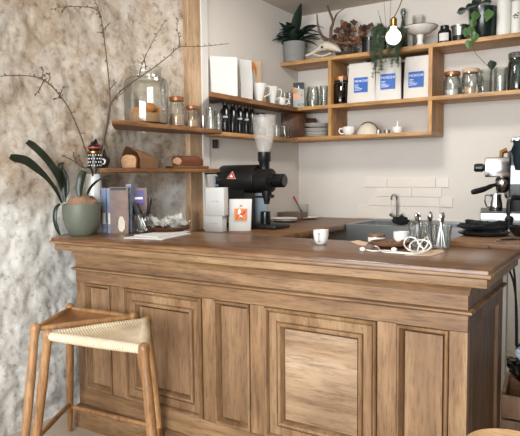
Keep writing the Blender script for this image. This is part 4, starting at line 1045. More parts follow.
# napkins bowl
p = col(168, ZC, y=-1.95)
nb = tag(obj('wooden_bowl', lathe([(0, 0), (.06, 0), (.1, .016), (.118, .03), (.112, .032), (.09, .02), (0, .012)]), 'bowlwood', loc=p), 'shallow dark wooden bowl holding white napkins on the bar', 'bowl')
for i, (dx, dy, dz, rz, lb_) in enumerate(((-.035, .0, .018, .3, 'crumpled white napkin at the left of the wooden bowl'), (.03, .01, .02, -.4, 'crumpled white napkin at the right of the wooden bowl'), (.0, -.01, .036, .9, 'crumpled white napkin on top in the wooden bowl'))):
    bm = bmesh.new(); n = 10
    g = [[bm.verts.new(((u/n-.5)*.15, (v/n-.5)*.12, .04*mn.noise(Vector((u*.5, v*.5, i*5)))+.022+.02*((u/n-.5)*2)**2)) for u in range(n+1)] for v in range(n+1)]
    for a in range(n):
        for b in range(n): bm.faces.new((g[a][b], g[a][b+1], g[a+1][b+1], g[a+1][b]))
    bmesh.ops.solidify(bm, geom=list(bm.faces), thickness=.004)
    tag(obj('napkin', bm, 'white', loc=p+Vector((dx, dy, dz)), rz=rz, ang=20), lb_, 'napkin', 'napkins in the wooden bowl')
# papers on the bar
for i, (c, lb_) in enumerate((([(124, 238.5), (163, 240), (191, 234), (160, 232.5)], 'white menu sheet lying flat on the bar, lower of the two'), ([(134, 236.8), (158, 239), (190, 233), (172, 231.6)], 'white folded menu lying on top of the flat sheet'))):
    pts = [at(a, b, z=ZC) for a, b in c]; cc = sum(pts, Vector())/4
    bm = prism([(q.x-cc.x, q.y-cc.y) for q in pts], 0, .004)
    tag(obj('menu_sheet', bm, 'paper', loc=(cc.x, cc.y, ZC+.0005+.0045*i), sm=False), lb_, 'paper')
# espresso cup on the bar
p = col(321, ZC, y=-2.05); m_ = mpp(p)
cup('espresso_cup', 'white espresso cup standing alone on the bar', p, 15.6*m_, 14.4*m_, math.atan2(CAM.y-p.y, CAM.x-p.x)-.3, base=.62)
# brown tin with white band
p = col(376.5, ZC, y=-1.9); m_ = mpp(p); r = 8.3*m_; h = 8.6*m_
tn = thing('round_tin', 'low round tin with wooden lid and white band on the bar', 'tin', p)
obj('body', lathe([(0, 0), (r, 0), (r, h*.75), (0, h*.75)]), 'steel', tn); obj('label', lathe([(r+.0006, h*.2), (r+.001, h*.22), (r+.001, h*.68), (r+.0006, h*.7)], close=True), 'whitematt', tn)
obj('lid', lathe([(0, h*.75), (r*1.03, h*.75), (r*1.03, h*.95), (r*.95, h), (0, h)]), 'dishwood', tn)
p = col(401, ZC, y=-1.905); m_ = mpp(p)
cup('espresso_cup', 'white espresso cup behind the wooden dish on the bar', p, 15.5*m_, 12.8*m_, 1.3, base=.66)
p = col(390, ZC, y=-2.0); m_ = mpp(p); r = 19.5*m_
tag(obj('wooden_dish', lathe([(0, 0), (r*.75, 0), (r*.96, .01), (r, .022), (r*.95, .023), (r*.85, .012), (0, .01)], seg=36), 'dishwood', loc=p), 'round wooden dish with coins on the bar', 'dish')
for i, (dx, dy) in enumerate(((-.03, .0), (.0, -.03), (.025, .02), (-.01, .03), (.035, -.015))):
    tag(obj('coin', lathe([(0, 0), (.015, 0), (.015, .003), (0, .003)], seg=18), 'antler', loc=p+Vector((dx, dy, .0155))), 'small coin lying in the wooden dish', 'coin', 'coins in the wooden dish')
# flat card scraps
for c, lb_ in (([(350, 242), (358, 240.5), (368, 243), (366, 246), (358, 245)], 'small kraft tag lying left of the round tin'), ([(404, 254), (442, 249.5), (444, 252.5), (432, 256), (406, 256)], 'flat kraft paper scrap under the earphone cable')):
    pts = [at(a, b, z=ZC) for a, b in c]; cc = sum(pts, Vector())/len(pts)
    tag(obj('kraft_tag', prism([(q.x-cc.x, q.y-cc.y) for q in pts], 0, .0015), 'card', loc=(cc.x, cc.y, ZC+.0004), sm=False), lb_, 'paper')
# earphones
ea = thing('earphones', 'tangled white earphones lying in front of the glasses on the bar', 'earphones', at(415, 252, z=ZC))
def C2(l, z=.005): return [at(a, b, z=ZC+(c_ if (c_ := (q[0] if q else None)) is not None else z))-ea.location for a, b, *q in l]
obj('cable', tube(smooth(C2([(364, 249.5), (374, 251), (384, 250.5), (394, 251.5), (402, 252.5), (412, 253), (420, 252), (409, 250, .02), (404, 244, .03), (407, 238, .05), (414, 238, .05), (420, 245, .03), (424, 251, .01), (416, 253), (410, 249, .02), (412, 242, .04), (424, 240, .045), (431, 245, .03), (427, 250, .01), (418, 251, .01), (421, 243, .035), (427, 237, .05), (428, 243, .035), (423, 250, .012), (412, 253.5)]), 6), .0028, 6), 'white', ea)
obj('cable', tube(smooth(C2([(378, 247), (382, 251.5), (392, 252.5), (404, 253.5), (416, 254), (424, 252.5), (432, 247, .02)]), 6), .0022, 6), 'white', ea)
for q in ((362.5, 249.2), (394, 249.5), (377, 245.5)):
    c = at(q[0], q[1], z=ZC+.009)-ea.location; obj('earbud', blob(c, (.012, .0085, .0085), amp=0), 'white', ea)
# tumblers full of spoons
spoon0 = thing('spoon', 'x', 'spoon', (0, 0, -5), 0, 'spoons in the bar tumblers')
bm = tube([(0, 0, 0), (0, 0, .06), (0, 0, .125)], [.0022, .0026, .004], 6); obj('handle', bm, 'steel', spoon0)
bm = blob((0, 0, .145), (.0125, .0045, .021), amp=0); obj('bowl', bm, 'chrome', spoon0)
first = True
gls = [(418, -1.985, 20, 25, 'clear glass tumbler of spoons nearer the white cup'), (441, -1.97, 21, 24, 'clear glass tumbler of spoons at the right of the pair'), (430, -1.90, 19, 22, 'clear glass tumbler behind the two spoon tumblers')]
random.seed(21)
names_ = ['nearer the white cup', 'at the right', 'at the back']
for gi, (a, y, w_, hpx, lb_) in enumerate(gls):
    p = col(a, ZC, y=y); m_ = mpp(p); d = w_*m_; h = hpx*m_
    tumbler('glass_tumbler', lb_, p, d, h, 'glass', taper=.82)
    for k in range(8 if gi < 2 else 6):
        an = 2*PI*(k/8)+.4*gi; tl = random.uniform(.12, .26); base = p+Vector((-.45*d*.5*math.cos(an), -.45*d*.5*math.sin(an), .008))
        rot = (Matrix.Rotation(an, 3, 'Z') @ Matrix.Rotation(tl, 3, 'Y') @ Matrix.Rotation(random.uniform(0, 3), 3, 'Z')).to_euler()
        s = spoon0 if first else dup(spoon0, base, rot=rot)
        s.location = base; s.rotation_euler = rot; sc = random.uniform(.68, .82); s.scale = (sc, sc, sc); first = False
        s['label'] = 'steel teaspoon standing in the glass tumbler '+names_[gi]+' on the bar'
        s['group'] = 'spoons in the tumbler '+names_[gi]

# ------------------------------------------------------------------ grinder corner
ZW = .872
GY = -1.03
gc = at(241, 179, y=GY)
gx = gc.x; gz = gc.z
def hopper_mat():
    m, nt, b = newmat('dusty clear hopper plastic')
    n = N(nt, 'ShaderNodeTexNoise', Scale=18., Detail=4.); L(nt, coords(nt), n.inputs['Vector'])
    L(nt, ramp(nt, n.outputs[0], [(.3, 'c9c4bd'), (.7, 'ece9e4')]), b.inputs['Base Color']); b.inputs['Roughness'].default_value = .2
    mr = N(nt, 'ShaderNodeMapRange'); mr.inputs[3].default_value = .1; mr.inputs[4].default_value = .24; L(nt, n.outputs[0], mr.inputs[0]); L(nt, mr.outputs[0], b.inputs['Alpha'])
    return m
gr = thing('coffee_grinder', 'large black coffee grinder with clear hopper on the left worktop', 'grinder', (gx, GY, ZW), 0)
def lx(px_): return at(px_, 179, y=GY).x-gx
mg = mpp(gc); hz = gz-ZW; R1 = 14*mg
def lathe_x(prof, c, seg=32):
    bm = lathe([(r_, x_) for x_, r_ in prof], seg); return xf(bm, Matrix.Translation(c) @ Matrix.Rotation(PI/2, 4, 'Y'))
x0, x1, x2, x3, x4 = lx(221), lx(262), lx(272), lx(274), lx(285)
obj('motor_drum', lathe_x([(x0, 0), (x0, R1*.85), (x0+.012, R1), (x1-.03, R1), (x1-.02, R1*.97), (x1-.018, R1*.7), (x1, R1*.7), (x1, 0)], (0, 0, hz)), 'black', gr)
obj('burr_housing', lathe_x([(x1-.03, 0), (x1-.03, R1*.86), (x1-.01, R1*.88), (x2-.005, R1*.82), (x2, R1*.7), (x3, R1*.4), (x3, 0)], (0, 0, hz-.01)), 'black', gr)
kn_ = obj('dial', lathe_x([(x3-.01, 0), (x3-.01, R1*.42), (x3+.01, R1*.48), (x4-.006, R1*.46), (x4, R1*.38), (x4, 0)], (0, 0, hz-.012), 18), 'blackgloss', gr, ang=15)
nx_ = lx(264.5)
zt_ = at(264, 167, y=GY).z-ZW; zc_ = at(264, 152, y=GY).z-ZW; zh_ = at(264, 115.5, y=GY).z-ZW
obj('hopper_neck', lathe([(0, zt_-.03), (.034, zt_-.03), (.034, zt_+.03), (.042, zt_+.04), (.042, zc_), (0, zc_)], c=(nx_, 0, 0)), 'black', gr)
rh = 12*mg
obj('hopper', lathe([(.034, zc_), (.05, zc_+.03), (rh*.86, zc_+(zh_-zc_)*.45), (rh*.99, zh_*.97+zc_*.03), (rh, zh_), (rh-.004, zh_), (rh*.85-.004, zc_+(zh_-zc_)*.45), (.046, zc_+.03), (.031, zc_)], c=(nx_, 0, 0)), hopper_mat(), gr)
obj('column', prism([(-.06, -.06), (.06, -.06), (.07, .06), (-.06, .06)], .02, hz-R1*.6), 'black', gr)
bx0, bx1 = lx(233), lx(282)
obj('base', bb(bx0, bx1, -.09, .1, 0, .03, bev=.006), 'black', gr)
cx_ = lx(267.5)
obj('chute', lathe([(0, hz-R1*1.75), (.016, hz-R1*1.75), (.02, hz-R1*1.5), (.032, hz-R1*1.1), (.034, hz-R1*.4), (0, hz-R1*.4)], c=(cx_, -.01, 0)), 'black', gr)
bm = bmesh.new(); box(bm, (cx_-.02, -.01, hz-R1*1.25), (.13, .03, .012), bev=.003); tube([(cx_+.02, -.01, hz-R1*1.18), (cx_+.055, -.02, hz-R1*1.18)], .009, 8, bm)
obj('bag_clamp', bm, 'black', gr)
# triangle badge wraps on the drum side facing the room
bx = lx(239.5); an = math.radians(-12)
tri = bmesh.new(); cn = Vector((0, -math.cos(an), math.sin(an)*-1))
def drum(x, a): return Vector((x, -(R1+.0012)*math.cos(a), hz+(R1+.0012)*math.sin(a)))
A_, B_, C_ = drum(bx-.034, -.02), drum(bx+.034, -.02), drum(bx, .56)
def tri_mesh(A_, B_, C_, n=6):
    bm = bmesh.new(); ctr_ = None; rows = []
    for j in range(n+1):
        rows.append([bm.verts.new((0, 0, 0)) for i in range(n+1-j)])
        for i, v in enumerate(rows[j]):
            u, w_ = i/n, j/n; x = (A_[0]*(1-u-w_)+B_[0]*u+C_[0]*w_); a = (A_[1]*(1-u-w_)+B_[1]*u+C_[1]*w_); v.co = Vector((x, -(A_[2])*math.cos(a), hz+A_[2]*math.sin(a)))
    for j in range(n):
        for i in range(n-j):
            bm.faces.new((rows[j][i], rows[j][i+1], rows[j+1][i]))
            if i < n-j-1: bm.faces.new((rows[j][i+1], rows[j+1][i+1], rows[j+1][i]))
    bmesh.ops.recalc_face_normals(bm, faces=bm.faces); bmesh.ops.solidify(bm, geom=list(bm.faces), thickness=.0008)
    return bm
obj('badge_border', tri_mesh((bx-.036, .02, R1+.001), (bx+.036, .02, 0), (bx, .6, 0)), 'salmon', gr)
obj('badge', tri_mesh((bx-.03, .06, R1+.002), (bx+.03, .06, 0), (bx, .53, 0)), 'red', gr)
obj('badge_emblem', tri_mesh((bx-.014, .13, R1+.003), (bx+.014, .13, 0), (bx, .34, 0)), 'whiteink', gr)
# beaker under the chute
tag(obj('dosing_cup', lathe([(0, 0), (.033, 0), (.034, .01), (.031, .075), (.034, .078), (.030, .078), (.028, .02), (0, .018)]), 'blackgloss', loc=(gx+cx_-.005, GY-.02, ZW+.0305)), 'black dosing cup standing under the grinder chute', 'cup')
# steel can behind
p = col(259, ZW, y=-.78)
tag(obj('steel_can', lathe([(0, 0), (.07, 0), (.072, .006), (.06, .18), (.05, .215), (.046, .215), (.055, .18), (.066, .02), (0, .015)]), 'fridge', loc=p), 'large pale grey can behind the grinder', 'can')
# white boxes with print
b1 = col(216.5, ZW, y=-1.345)
mb_ = mpp(b1)
for i, (w_, h_, z_, dx, lb_) in enumerate(((.118, .098, 0, -.004, 'lower white carton with small grey print beside the grinder'), (.122, .158-.0, .0985, .008, 'upper white carton with small grey print stacked beside the grinder'))):
    if i: h_ = at(220, 187.5, y=-1.345).z-ZW-.0985
    t = thing('white_carton', lb_, 'box', b1+Vector((dx, 0, z_)), FACE-.35)
    obj('carton', bb(-w_/2, w_/2, -.035, .03, 0, h_, bev=.0015), 'paper', t)
    bm = bmesh.new()
    for q in ((-.026, -.012), (-.008, .004), (.008, .026)): bb(q[0], q[1], -.0358, -.0345, h_*.5, h_*.53, bm=bm)
    obj('printed_line', bm, 'greyprint', t, sm=False)
# white bag with orange picture
b1 = col(240, ZW, y=-1.24); mb_ = mpp(b1); w_ = 22.5*mb_; h_ = at(240, 199, y=-1.24).z-ZW
t = thing('coffee_pouch', 'white coffee pouch with an orange picture in front of the grinder', 'bag', b1, FACE-.12)
bm = bmesh.new(); n = 8; G = {}
for s in (-1, 1): G[s] = [[bm.verts.new(((i/n-.5)*w_*(.97+.05*j/n)+.006*j/n, s*.03*(1-(j/n)**2*.9)*(.4+.6*(1-abs(2*i/n-1)**3))+.002*mn.noise(Vector((i, j, s))), h_*j/n)) for i in range(n+1)] for j in range(n+1)]
for j in range(n):
    for i in range(n): bm.faces.new((G[-1][j][i], G[-1][j][i+1], G[-1][j+1][i+1], G[-1][j+1][i])); bm.faces.new((G[1][j][i], G[1][j+1][i], G[1][j+1][i+1], G[1][j][i+1]))
    for i in (0, n): bm.faces.new((G[-1][j][i], G[-1][j+1][i], G[1][j+1][i], G[1][j][i]))
for i in range(n):
    for j in (0, n): bm.faces.new((G[-1][j][i], G[1][j][i], G[1][j][i+1], G[-1][j][i+1]))
bmesh.ops.recalc_face_normals(bm, faces=bm.faces)
obj('pouch', bm, 'paper', t)
pc = obj('picture', bb(-w_*.22+.002, w_*.32+.002, -.0325, -.024, h_*.33, h_*.7), 'orange', t, sm=False)
def pol(pts, m, y=-.0327): poly_on('printed_shape', [(w_*(.05+.54*(u-.5))+.002, h_*(.33+.37*v)) for u, v in pts], m, pc, y)
pol([(.1, .1), (.2, .1), (.35, .5), (.5, .3), (.6, .1), (.7, .12), (.6, .45), (.85, .55), (.95, .8), (.8, .85), (.65, .6), (.4, .7), (.3, .55)], 'red')
pol([(.28, .55), (.42, .5), (.55, .7), (.5, .95), (.38, .98), (.3, .8)], 'whiteink', -.0334)
pol([(.4, .3), (.5, .35), (.7, .2), (.62, .42), (.45, .5)], 'whiteink', -.0334)
poly_on('printed_mark', [(-.004+w_*.07, h_*.77), (.008+w_*.07, h_*.775), (.01+w_*.07, h_*.8), (.0+w_*.07, h_*.815), (-.008+w_*.07, h_*.79)], 'red', t, -.022, .003)
# plates, tray and glass farther along the worktop
def flatplate(label, p, r, grp_=None):
    tag(obj('plate', lathe([(0, .001), (r*.55, .001), (r*.7, .004), (r, .014), (r*.99, .016), (r*.65, .008), (0, .006)], seg=36), 'whitematt', loc=p), label, 'plate', grp_)
p = col(284, ZW, y=-.52); r = .1
for k in range(2): flatplate('white plate stacked on the worktop behind the grinder', p+Vector((0, 0, .011*k)), r, 'plates behind the grinder')
p = col(306, ZW, y=-.22)
flatplate('white plate near the back wall beside the glass with a brush', p, .1)
pt = col(285, ZW, y=-.3)
pt.x = max(pt.x, .13)
tag(obj('wooden_tray', bb(-.1, .1, -.06, .06, 0, .055, bev=.004), 'silverbrown', loc=pt+Vector((-.02, 0, 0))), 'low brown box on the worktop behind the plates', 'box')
gp = col(303, ZW, y=-.09)
tumbler('glass_tumbler', 'clear glass with a red brush in the worktop corner', gp, .082, .105, 'glass', taper=.95)
br = thing('basting_brush', 'brush with red tip leaning in the corner glass', 'brush', gp+Vector((.02, -.015, .008)))
v = at(293.5, 196.5, y=gp.y)-br.location
obj('handle', tube([(0, 0, 0), v*.7], .0045, 6), 'darkboard', br); obj('tip', tube([v*.68, v], [.006, .008], 6), 'red', br)

# ------------------------------------------------------------------ right hand side
ZR = .945
# black cloth, tray
p = at(481, 236, z=ZR); p.y += .05
tag(obj('round_tray', lathe([(0, 0), (.085, 0), (.105, .008), (.107, .014), (.103, .014), (.083, .006), (0, .005)], seg=36), 'blackgloss', loc=p+Vector((0, .0, .0005))), 'round black tray with shiny rim behind the right end of the bar', 'tray')
def bundle(c, sx, sy, sz, seed, n=20):
    bm = bmesh.new(); vs = bmesh.ops.create_icosphere(bm, subdivisions=4, radius=1)['verts']
    for v in vs:
        d = 1+.35*mn.fractal(v.co*1.6+Vector((seed, 0, 0)), 1., 2., 4)
        v.co = Vector((v.co.x*sx*d, v.co.y*sy*d, max(0, (v.co.z*.5+.5)*sz*d)))
    return bm
p = col(480, ZR, y=-1.52)
tag(obj('black_cloth', bundle(p, .115, .07, .05, 2), 'cloth', loc=(p.x, p.y+.12, ZR+.0), rz=FACE), 'crumpled black cloth in front of the coffee machine', 'cloth')
p = col(409.5, .873, y=-.2)
p = at(410, 223, z=.875)
tag(obj('black_cloth', bundle(p, .05, .045, .055, 7), 'cloth', loc=(p.x, -.47, .874), rz=.2), 'small crumpled black cloth on the sink rim', 'cloth')
# espresso machine
MY = -1.02
mp_ = at(497, 225, y=MY)
em = thing('espresso_machine', 'chrome espresso machine with black handles cut off by the right edge', 'coffee machine', (mp_.x, MY, ZR), FACE-.35)
me_ = mpp(mp_)
def U(px_): return (px_-497)*me_
def V(py_): return at(497, py_, y=MY-.06).z-ZR
obj('drip_base', bb(U(481), U(560), -.14, .2, V(225) if V(225) > .0 else 0, V(212), bev=.004), 'steel', em)
obj('drip_grate', bb(U(482), U(560), -.135, .19, V(212), V(210.5)), 'black', em)
obj('foot', bb(U(484), U(490), -.12, -.08, .0005, V(225)), 'black', em); obj('foot', bb(U(530), U(538), -.12, -.08, .0005, V(225)), 'black', em)
obj('foot', bb(U(530), U(538), .14, .18, .0005, V(225)), 'black', em)
obj('front_panel', bb(U(484.5), U(507), -.1, .18, V(177), V(157.5), bev=.005), 'chrome', em)
obj('side_body', bb(U(507), U(560), -.07, .19, V(212), V(150), bev=.008), 'black', em)
obj('side_panel', bb(U(508), U(518), -.075, -.069, V(184), V(166)), 'steel', em)
def lx_(prof, c, seg=20): return xf(lathe([(r_, x_) for x_, r_ in prof], seg), Matrix.Translation(c) @ Matrix.Rotation(PI/2, 4, 'Y'))
obj('steam_knob', lx_([(U(474.5), 0), (U(474.5), .016), (U(476), .021), (U(482), .022), (U(484.6), .014), (U(484.6), 0)], (0, -.03, V(167.5)), 14), 'black', em, ang=20)
obj('group_head', lathe([(0, V(193)), (.02, V(193)), (.03, V(190)), (.036, V(184)), (.036, V(180)), (.026, V(177)), (0, V(177))], c=(U(501), -.03, 0)), 'chrome', em)
pf = obj('portafilter', tube(smooth([(U(500), -.03, V(184)), (U(492), -.06, V(185.5)), (U(484), -.09, V(189)), (U(473), -.12, V(192))], 4), [.009]*5+[.012]*3+[.0145]*4+[.011], 10), 'black', em)
obj('spout', tube([(U(497), -.03, V(190)), (U(496), -.03, V(196)), (U(495), -.035, V(199))], .006, 8), 'chrome', pf)
obj('spout', tube([(U(503), -.03, V(190)), (U(504), -.03, V(195)), (U(505), -.035, V(198))], .006, 8), 'chrome', pf)
obj('steam_wand', tube(smooth([(U(517), -.1, V(198)), (U(510), -.12, V(197)), (U(506.5), -.13, V(201)), (U(506), -.135, V(208)), (U(506), -.135, V(215))], 5), .011, 8), 'black', em)
obj('valve', tube([(U(500), 0, V(157)), (U(500), 0, V(152)), (U(505), 0, V(150))], [.01, .012, .014], 8), 'brass', em)
obj('cup_rail', tube([(U(510), -.05, V(139)), (U(560), -.05, V(139)), (U(560), .17, V(139)), (U(510), .17, V(139))], .008, 8, closed=True), 'chrome', em)
obj('rail_post', bb(U(512), U(514), -.052, -.04, V(150), V(139)), 'chrome', em)
# towel over machine
bm = bmesh.new(); n = 14
g = []
for j in range(n+1):
    t = j/n; row = []
    for i in range(n+1):
        s = i/n; row.append(bm.verts.new((U(508.5)+s*.2+.005*math.sin(t*9), -.092-.028*math.sin(t*PI*.5)+.012*math.sin(s*14)-.005*t, V(141)-t*(.148 if s > .06 else .10)+.004*mn.noise(Vector((s*4, t*4, 2))))))
    g.append(row)
for a in range(n):
    for b in range(n): bm.faces.new((g[a][b], g[a][b+1], g[a+1][b+1], g[a+1][b]))
bmesh.ops.solidify(bm, geom=list(bm.faces), thickness=.008)
tag(obj('bar_towel', bm, 'teal', loc=em.location, rz=FACE-.35), 'dark teal towel hanging over the coffee machine', 'towel')
# milk pitcher
rot_ = Matrix.Rotation(FACE-.35, 3, 'Z')
pw = em.location+rot_ @ Vector((U(495), -.07, V(210.5)+.0005))
mk = thing('milk_pitcher', 'small steel milk pitcher on the drip tray of the coffee machine', 'pitcher', pw, FACE-.35)
r = 6.2*me_; h = 16*me_
obj('body', lathe([(0, 0), (r*.95, 0), (r, .004), (r*.98, h*.4), (r*.82, h*.75), (r*.86, h), (r*.82, h), (r*.78, h*.75), (r*.92, h*.4), (r*.92, .008), (0, .006)]), 'chrome', mk)
obj('handle', tube(smooth([(-r*.8, 0, h*.92), (-r*1.5, 0, h*.92), (-r*1.6, 0, h*.6), (-r*1.3, 0, h*.25), (-r*.95, 0, h*.2)], 5), .0035), 'chrome', mk)
# tamper + small lid
p = at(509, 232, z=ZR)
ta = thing('tamper', 'black tamper with steel base beside the black cloth', 'tamper', p)
obj('base', lathe([(0, 0), (.028, 0), (.028, .012), (.012, .018), (0, .018)]), 'chrome', ta); obj('handle', lathe([(0, .018), (.011, .018), (.016, .045), (.02, .06), (.014, .072), (0, .075)]), 'black', ta)
p = at(516, 237, z=ZR)
tag(obj('black_bowl', lathe(vessel(.04, .062, .04, .004)), 'black', loc=p+Vector((.02, .06, .0005))), 'small black bowl at the right edge behind the bar', 'bowl')
# power cable lying over the cracked edge
q0 = at(490, 247, z=ZC)
cb = [at(488, 247.5, z=ZC+.004), at(493, 244, z=ZC+.006), at(500, 240, z=ZR+.006), at(512, 239, z=ZR+.004), at(524, 239.5, z=ZR+.004)]
cb[0] = Vector((cb[0].x, min(cb[0].y, -1.885), ZC+.004)); 
tag(obj('power_cable', tube(smooth(cb, 6), .004, 6), 'black'), 'black power cable running over the back edge of the bar', 'cable')
# below, beyond the end of the bar
fr = thing('white_cabinet', 'pale grey under counter fridge beyond the right end of the bar', 'fridge', (2.31, -1.08, 0))
obj('body', bb(-.27, .27, -.28, .3, .03, .9, bev=.008), 'fridge', fr); obj('door', bb(-.265, .265, -.31, -.282, .06, .88, bev=.006), 'fridge', fr)
obj('handle', bb(.2, .22, -.335, -.31, .55, .8, bev=.004), 'steel', fr)
for x in (-.22, .22): obj('foot', bb(x-.02, x+.02, -.2, -.16, 0, .03), 'black', fr)
for k, (a, lb_) in enumerate((((507, 264), 'black cable hanging behind the bar end, left one'), ((513, 262), 'black cable hanging behind the bar end, right one'))):
    pts = [at(a[0]+dx*(1 if k == 0 else .3), a[1]+dy, y=-1.68) for dx, dy in ((-3, -20), (0, 0), (6, 16), (9, 36), (10, 60), (10, 84))]
    tag(obj('hanging_cable', tube(smooth(pts, 5), .0045, 6), 'black'), lb_, 'cable')
q = at(512, 392, y=-1.72)
cr = thing('wooden_crate', 'brown wooden crate under the black bin bag beyond the bar end', 'crate', (q.x+.11, -1.6, 0), .1)
for k in range(3): obj('slat', bb(-.16, .16, -.14, -.125, .02+k*(q.z-.02)/3, .012+(k+1)*(q.z-.02)/3, bev=.002), 'oak_end', cr)
obj('bottom_panel', bb(-.16, .16, -.125, .14, .005, .02), 'work', cr); obj('back_panel', bb(-.16, .16, .125, .14, .02, q.z), 'work', cr)
for s_ in (-1, 1): obj('side_panel', bb(s_*.16-(.015 if s_ > 0 else 0), s_*.16+(.015 if s_ < 0 else 0), -.125, .125, .02, q.z), 'work', cr)
zb_ = at(510, 357, y=-1.72).z
bg_ = bundle(None, .15, .13, zb_-q.z+.03, 9, 20)
tag(obj('bin_bag', bg_, 'bagblack', loc=(q.x+.12, -1.6, q.z+.001), ang=70), 'black plastic bin bag lying on the wooden crate beyond the bar end', 'bag')
tag(obj('plastic_wrapper', bundle(None, .06, .06, .1, 4), 'clearblue', loc=(q.x+.07, -1.68, zb_-.035)), 'crumpled pale plastic on top of the bin bag', 'plastic')

# ------------------------------------------------------------------ stools
ZS = .625
def stool(label, tri_px, cordseat):
    tops = [at(a, b, z=ZS) for a, b in tri_px]; c = sum(tops, Vector())/3
    t = thing('bar_stool', label, 'stool', (c.x, c.y, 0)); loc = [v-Vector((c.x, c.y, 0)) for v in tops]
    feet = []
    for v in loc:
        o_ = Vector((v.x, v.y, 0)).normalized()*.095; f_ = Vector((v.x, v.y, 0))+o_; feet.append(f_)
        T = Vector((v.x, v.y, ZS+.012)); pts, rad = [], []
        for s, r_ in ((0, .006), (.006, .013), (.016, .0185), (.03, .0205), (.05, .019), (.085, .0155), (.16, .0165), (.35, .0185), (.6, .0175), (.85, .014), (.995, .0115)):
            pts.append(T.lerp(Vector((f_.x, f_.y, .0)), s)); rad.append(r_)
        obj('leg', tube(pts, rad, 14), 'stoolwood', t)
    def on(k, z):
        s = (ZS+.012-z)/(ZS+.012); v = loc[k]; return Vector((v.x, v.y, 0)).lerp(feet[k], s)+Vector((0, 0, z))
    for k, z in ((0, .142), (1, .128), (2, .1)):
        a, b = on(k, z), on((k+1) % 3, z); obj('stretcher', tube([a, a.lerp(b, .25), a.lerp(b, .5), a.lerp(b, .75), b], [.009, .011, .0125, .011, .009], 10), 'stoolwood', t)
    zr = ZS-.012
    R_ = [Vector((v.x, v.y, zr)) for v in loc]
    if not cordseat:
        for k in range(3):
            a, b = R_[k], R_[(k+1) % 3]; obj('rail', tube([a, a.lerp(b, .2), a.lerp(b, .5), a.lerp(b, .8), b], [.009, .0115, .0125, .0115, .009], 10), 'stoolwood', t)
    n = 18; bm = bmesh.new(); uvl = bm.loops.layers.uv.new('UVMap'); V_ = {}; info = {}
    for i in range(n+1):
        for j in range(n+1-i):
            k = n-i-j; bc = (i/n, j/n, k/n); p3 = R_[0]*bc[0]+R_[1]*bc[1]+R_[2]*bc[2]
            e = min(bc); sag = (-.02*(1-math.exp(-e*9)) if cordseat else -.035*(1-math.exp(-e*7)))
            v = bm.verts.new(p3+Vector((0, 0, (.017 if cordseat else .006)+sag))); V_[(i, j)] = v; info[v] = bc
    fs = []
    for i in range(n):
        for j in range(n-i):
            fs.append(bm.faces.new((V_[(i, j)], V_[(i+1, j)], V_[(i, j+1)])))
            if i+j < n-1: fs.append(bm.faces.new((V_[(i+1, j)], V_[(i+1, j+1)], V_[(i, j+1)])))
    for f in fs:
        bc = [sum(info[v][q] for v in f.verts)/3 for q in range(3)]; opp = bc.index(min(bc)); a, b = [q for q in range(3) if q != opp]
        d = (R_[b]-R_[a]).normalized()
        for lp_ in f.loops: lp_[uvl].uv = ((lp_.vert.co-R_[a]).dot(d)*3, (lp_.vert.co-R_[a]).cross(d).length*3)
    bmesh.ops.recalc_face_normals(bm, faces=bm.faces)
    bmesh.ops.solidify(bm, geom=list(bm.faces), thickness=.006)
    obj('seat', bm, 'cord' if cordseat else 'wrap', t, ang=70)
    if cordseat:
        for k in range(3):
            a, b = R_[k], R_[(k+1) % 3]; dd = (b-a).normalized(); a2, b2 = a+dd*.012, b-dd*.012
            m_ = 16; bm = tube([a2.lerp(b2, q/m_) for q in range(m_+1)], [.0165+.003*math.sin(PI*q/m_)+.0008*(q % 2) for q in range(m_+1)], 12)
            uvl = bm.loops.layers.uv.new('UVMap')
            for f in bm.faces:
                for lp_ in f.loops: lp_[uvl].uv = ((lp_.vert.co-a).dot(dd)*3, lp_.vert.co.z*3)
            obj('cord_wrap', bm, 'cord', t)
    return t
stool('three legged wooden bar stool with brown seat, nearer the stone wall', ((36, 326), (70, 306), (133, 314)), False)
stool('three legged wooden bar stool with pale woven cord seat by the bar', ((49, 333), (143.5, 346), (146, 319)), True)
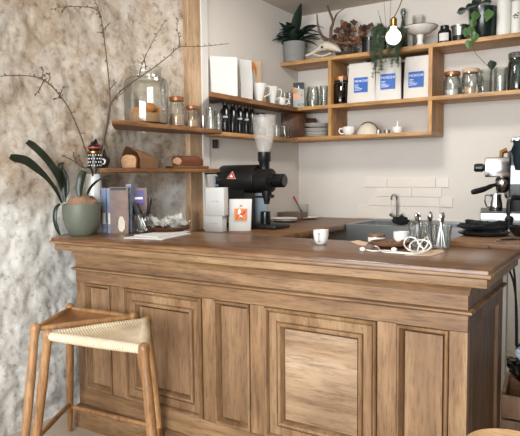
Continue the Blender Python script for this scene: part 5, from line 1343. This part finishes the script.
# stool in the near right corner
q = at(507, 436, d=1.33); zs = at(507, 428.5, d=1.45).z
rs = .098
far = at(511, 428.5, z=.64); dirv = Vector((CAM.x-far.x, CAM.y-far.y, 0)).normalized()
sc_ = far+dirv*rs
st = thing('round_stool', 'pale round wooden stool top at the bottom right corner', 'stool', (sc_.x, sc_.y, 0))
obj('seat', lathe([(0, .61), (rs*.9, .608), (rs*.98, .614), (rs, .624), (rs*.98, .635), (rs*.93, .64), (rs*.6, .634), (0, .632)], seg=48), 'palewood', st)
for k in range(4):
    a = PI/4+k*PI/2; obj('leg', tube([(rs*.6*math.cos(a), rs*.6*math.sin(a), .61), (rs*1.0*math.cos(a), rs*1.0*math.sin(a), 0)], [.016, .013], 12), 'palewood', st)
for k in range(4):
    a, b = PI/4+k*PI/2, PI/4+(k+1)*PI/2; rr = rs*.86
    obj('stretcher', tube([(rr*math.cos(a), rr*math.sin(a), .2), (rr*math.cos(b), rr*math.sin(b), .2)], .009, 8), 'palewood', st)

# ------------------------------------------------------------------ light
def area(name, loc, target, sx, sy, power, c):
    l = bpy.data.lights.new(name, 'AREA'); l.shape = 'RECTANGLE'; l.size = sx; l.size_y = sy; l.energy = power; l.color = c
    o = bpy.data.objects.new(name, l); COL.objects.link(o); o.location = loc
    o.rotation_euler = (Vector(target)-Vector(loc)).to_track_quat('-Z', 'Y').to_euler(); return o
area('window_daylight', (1.9, -6.05, 1.5), (1.3, 0, 1.15), 2.9, 1.75, 172, (.93, .97, 1))
area('ceiling_lamp', (1.1, -1.5, 2.44), (.9, -1.2, 0), .35, .35, 16, (1, .97, .93))
W_ = bpy.data.worlds.new('world'); S.world = W_; W_.use_nodes = True
bg = W_.node_tree.nodes['Background']; bg.inputs[0].default_value = (.85, .92, 1, 1); bg.inputs[1].default_value = 1.0
S.view_settings.view_transform = 'Standard'; S.view_settings.look = 'None'; S.view_settings.gamma = 1; S.view_settings.use_curve_mapping = False
S.view_settings.exposure = 0.47
S.cycles.transparent_max_bounces = 24; S.cycles.max_bounces = 10; S.cycles.use_denoising = True
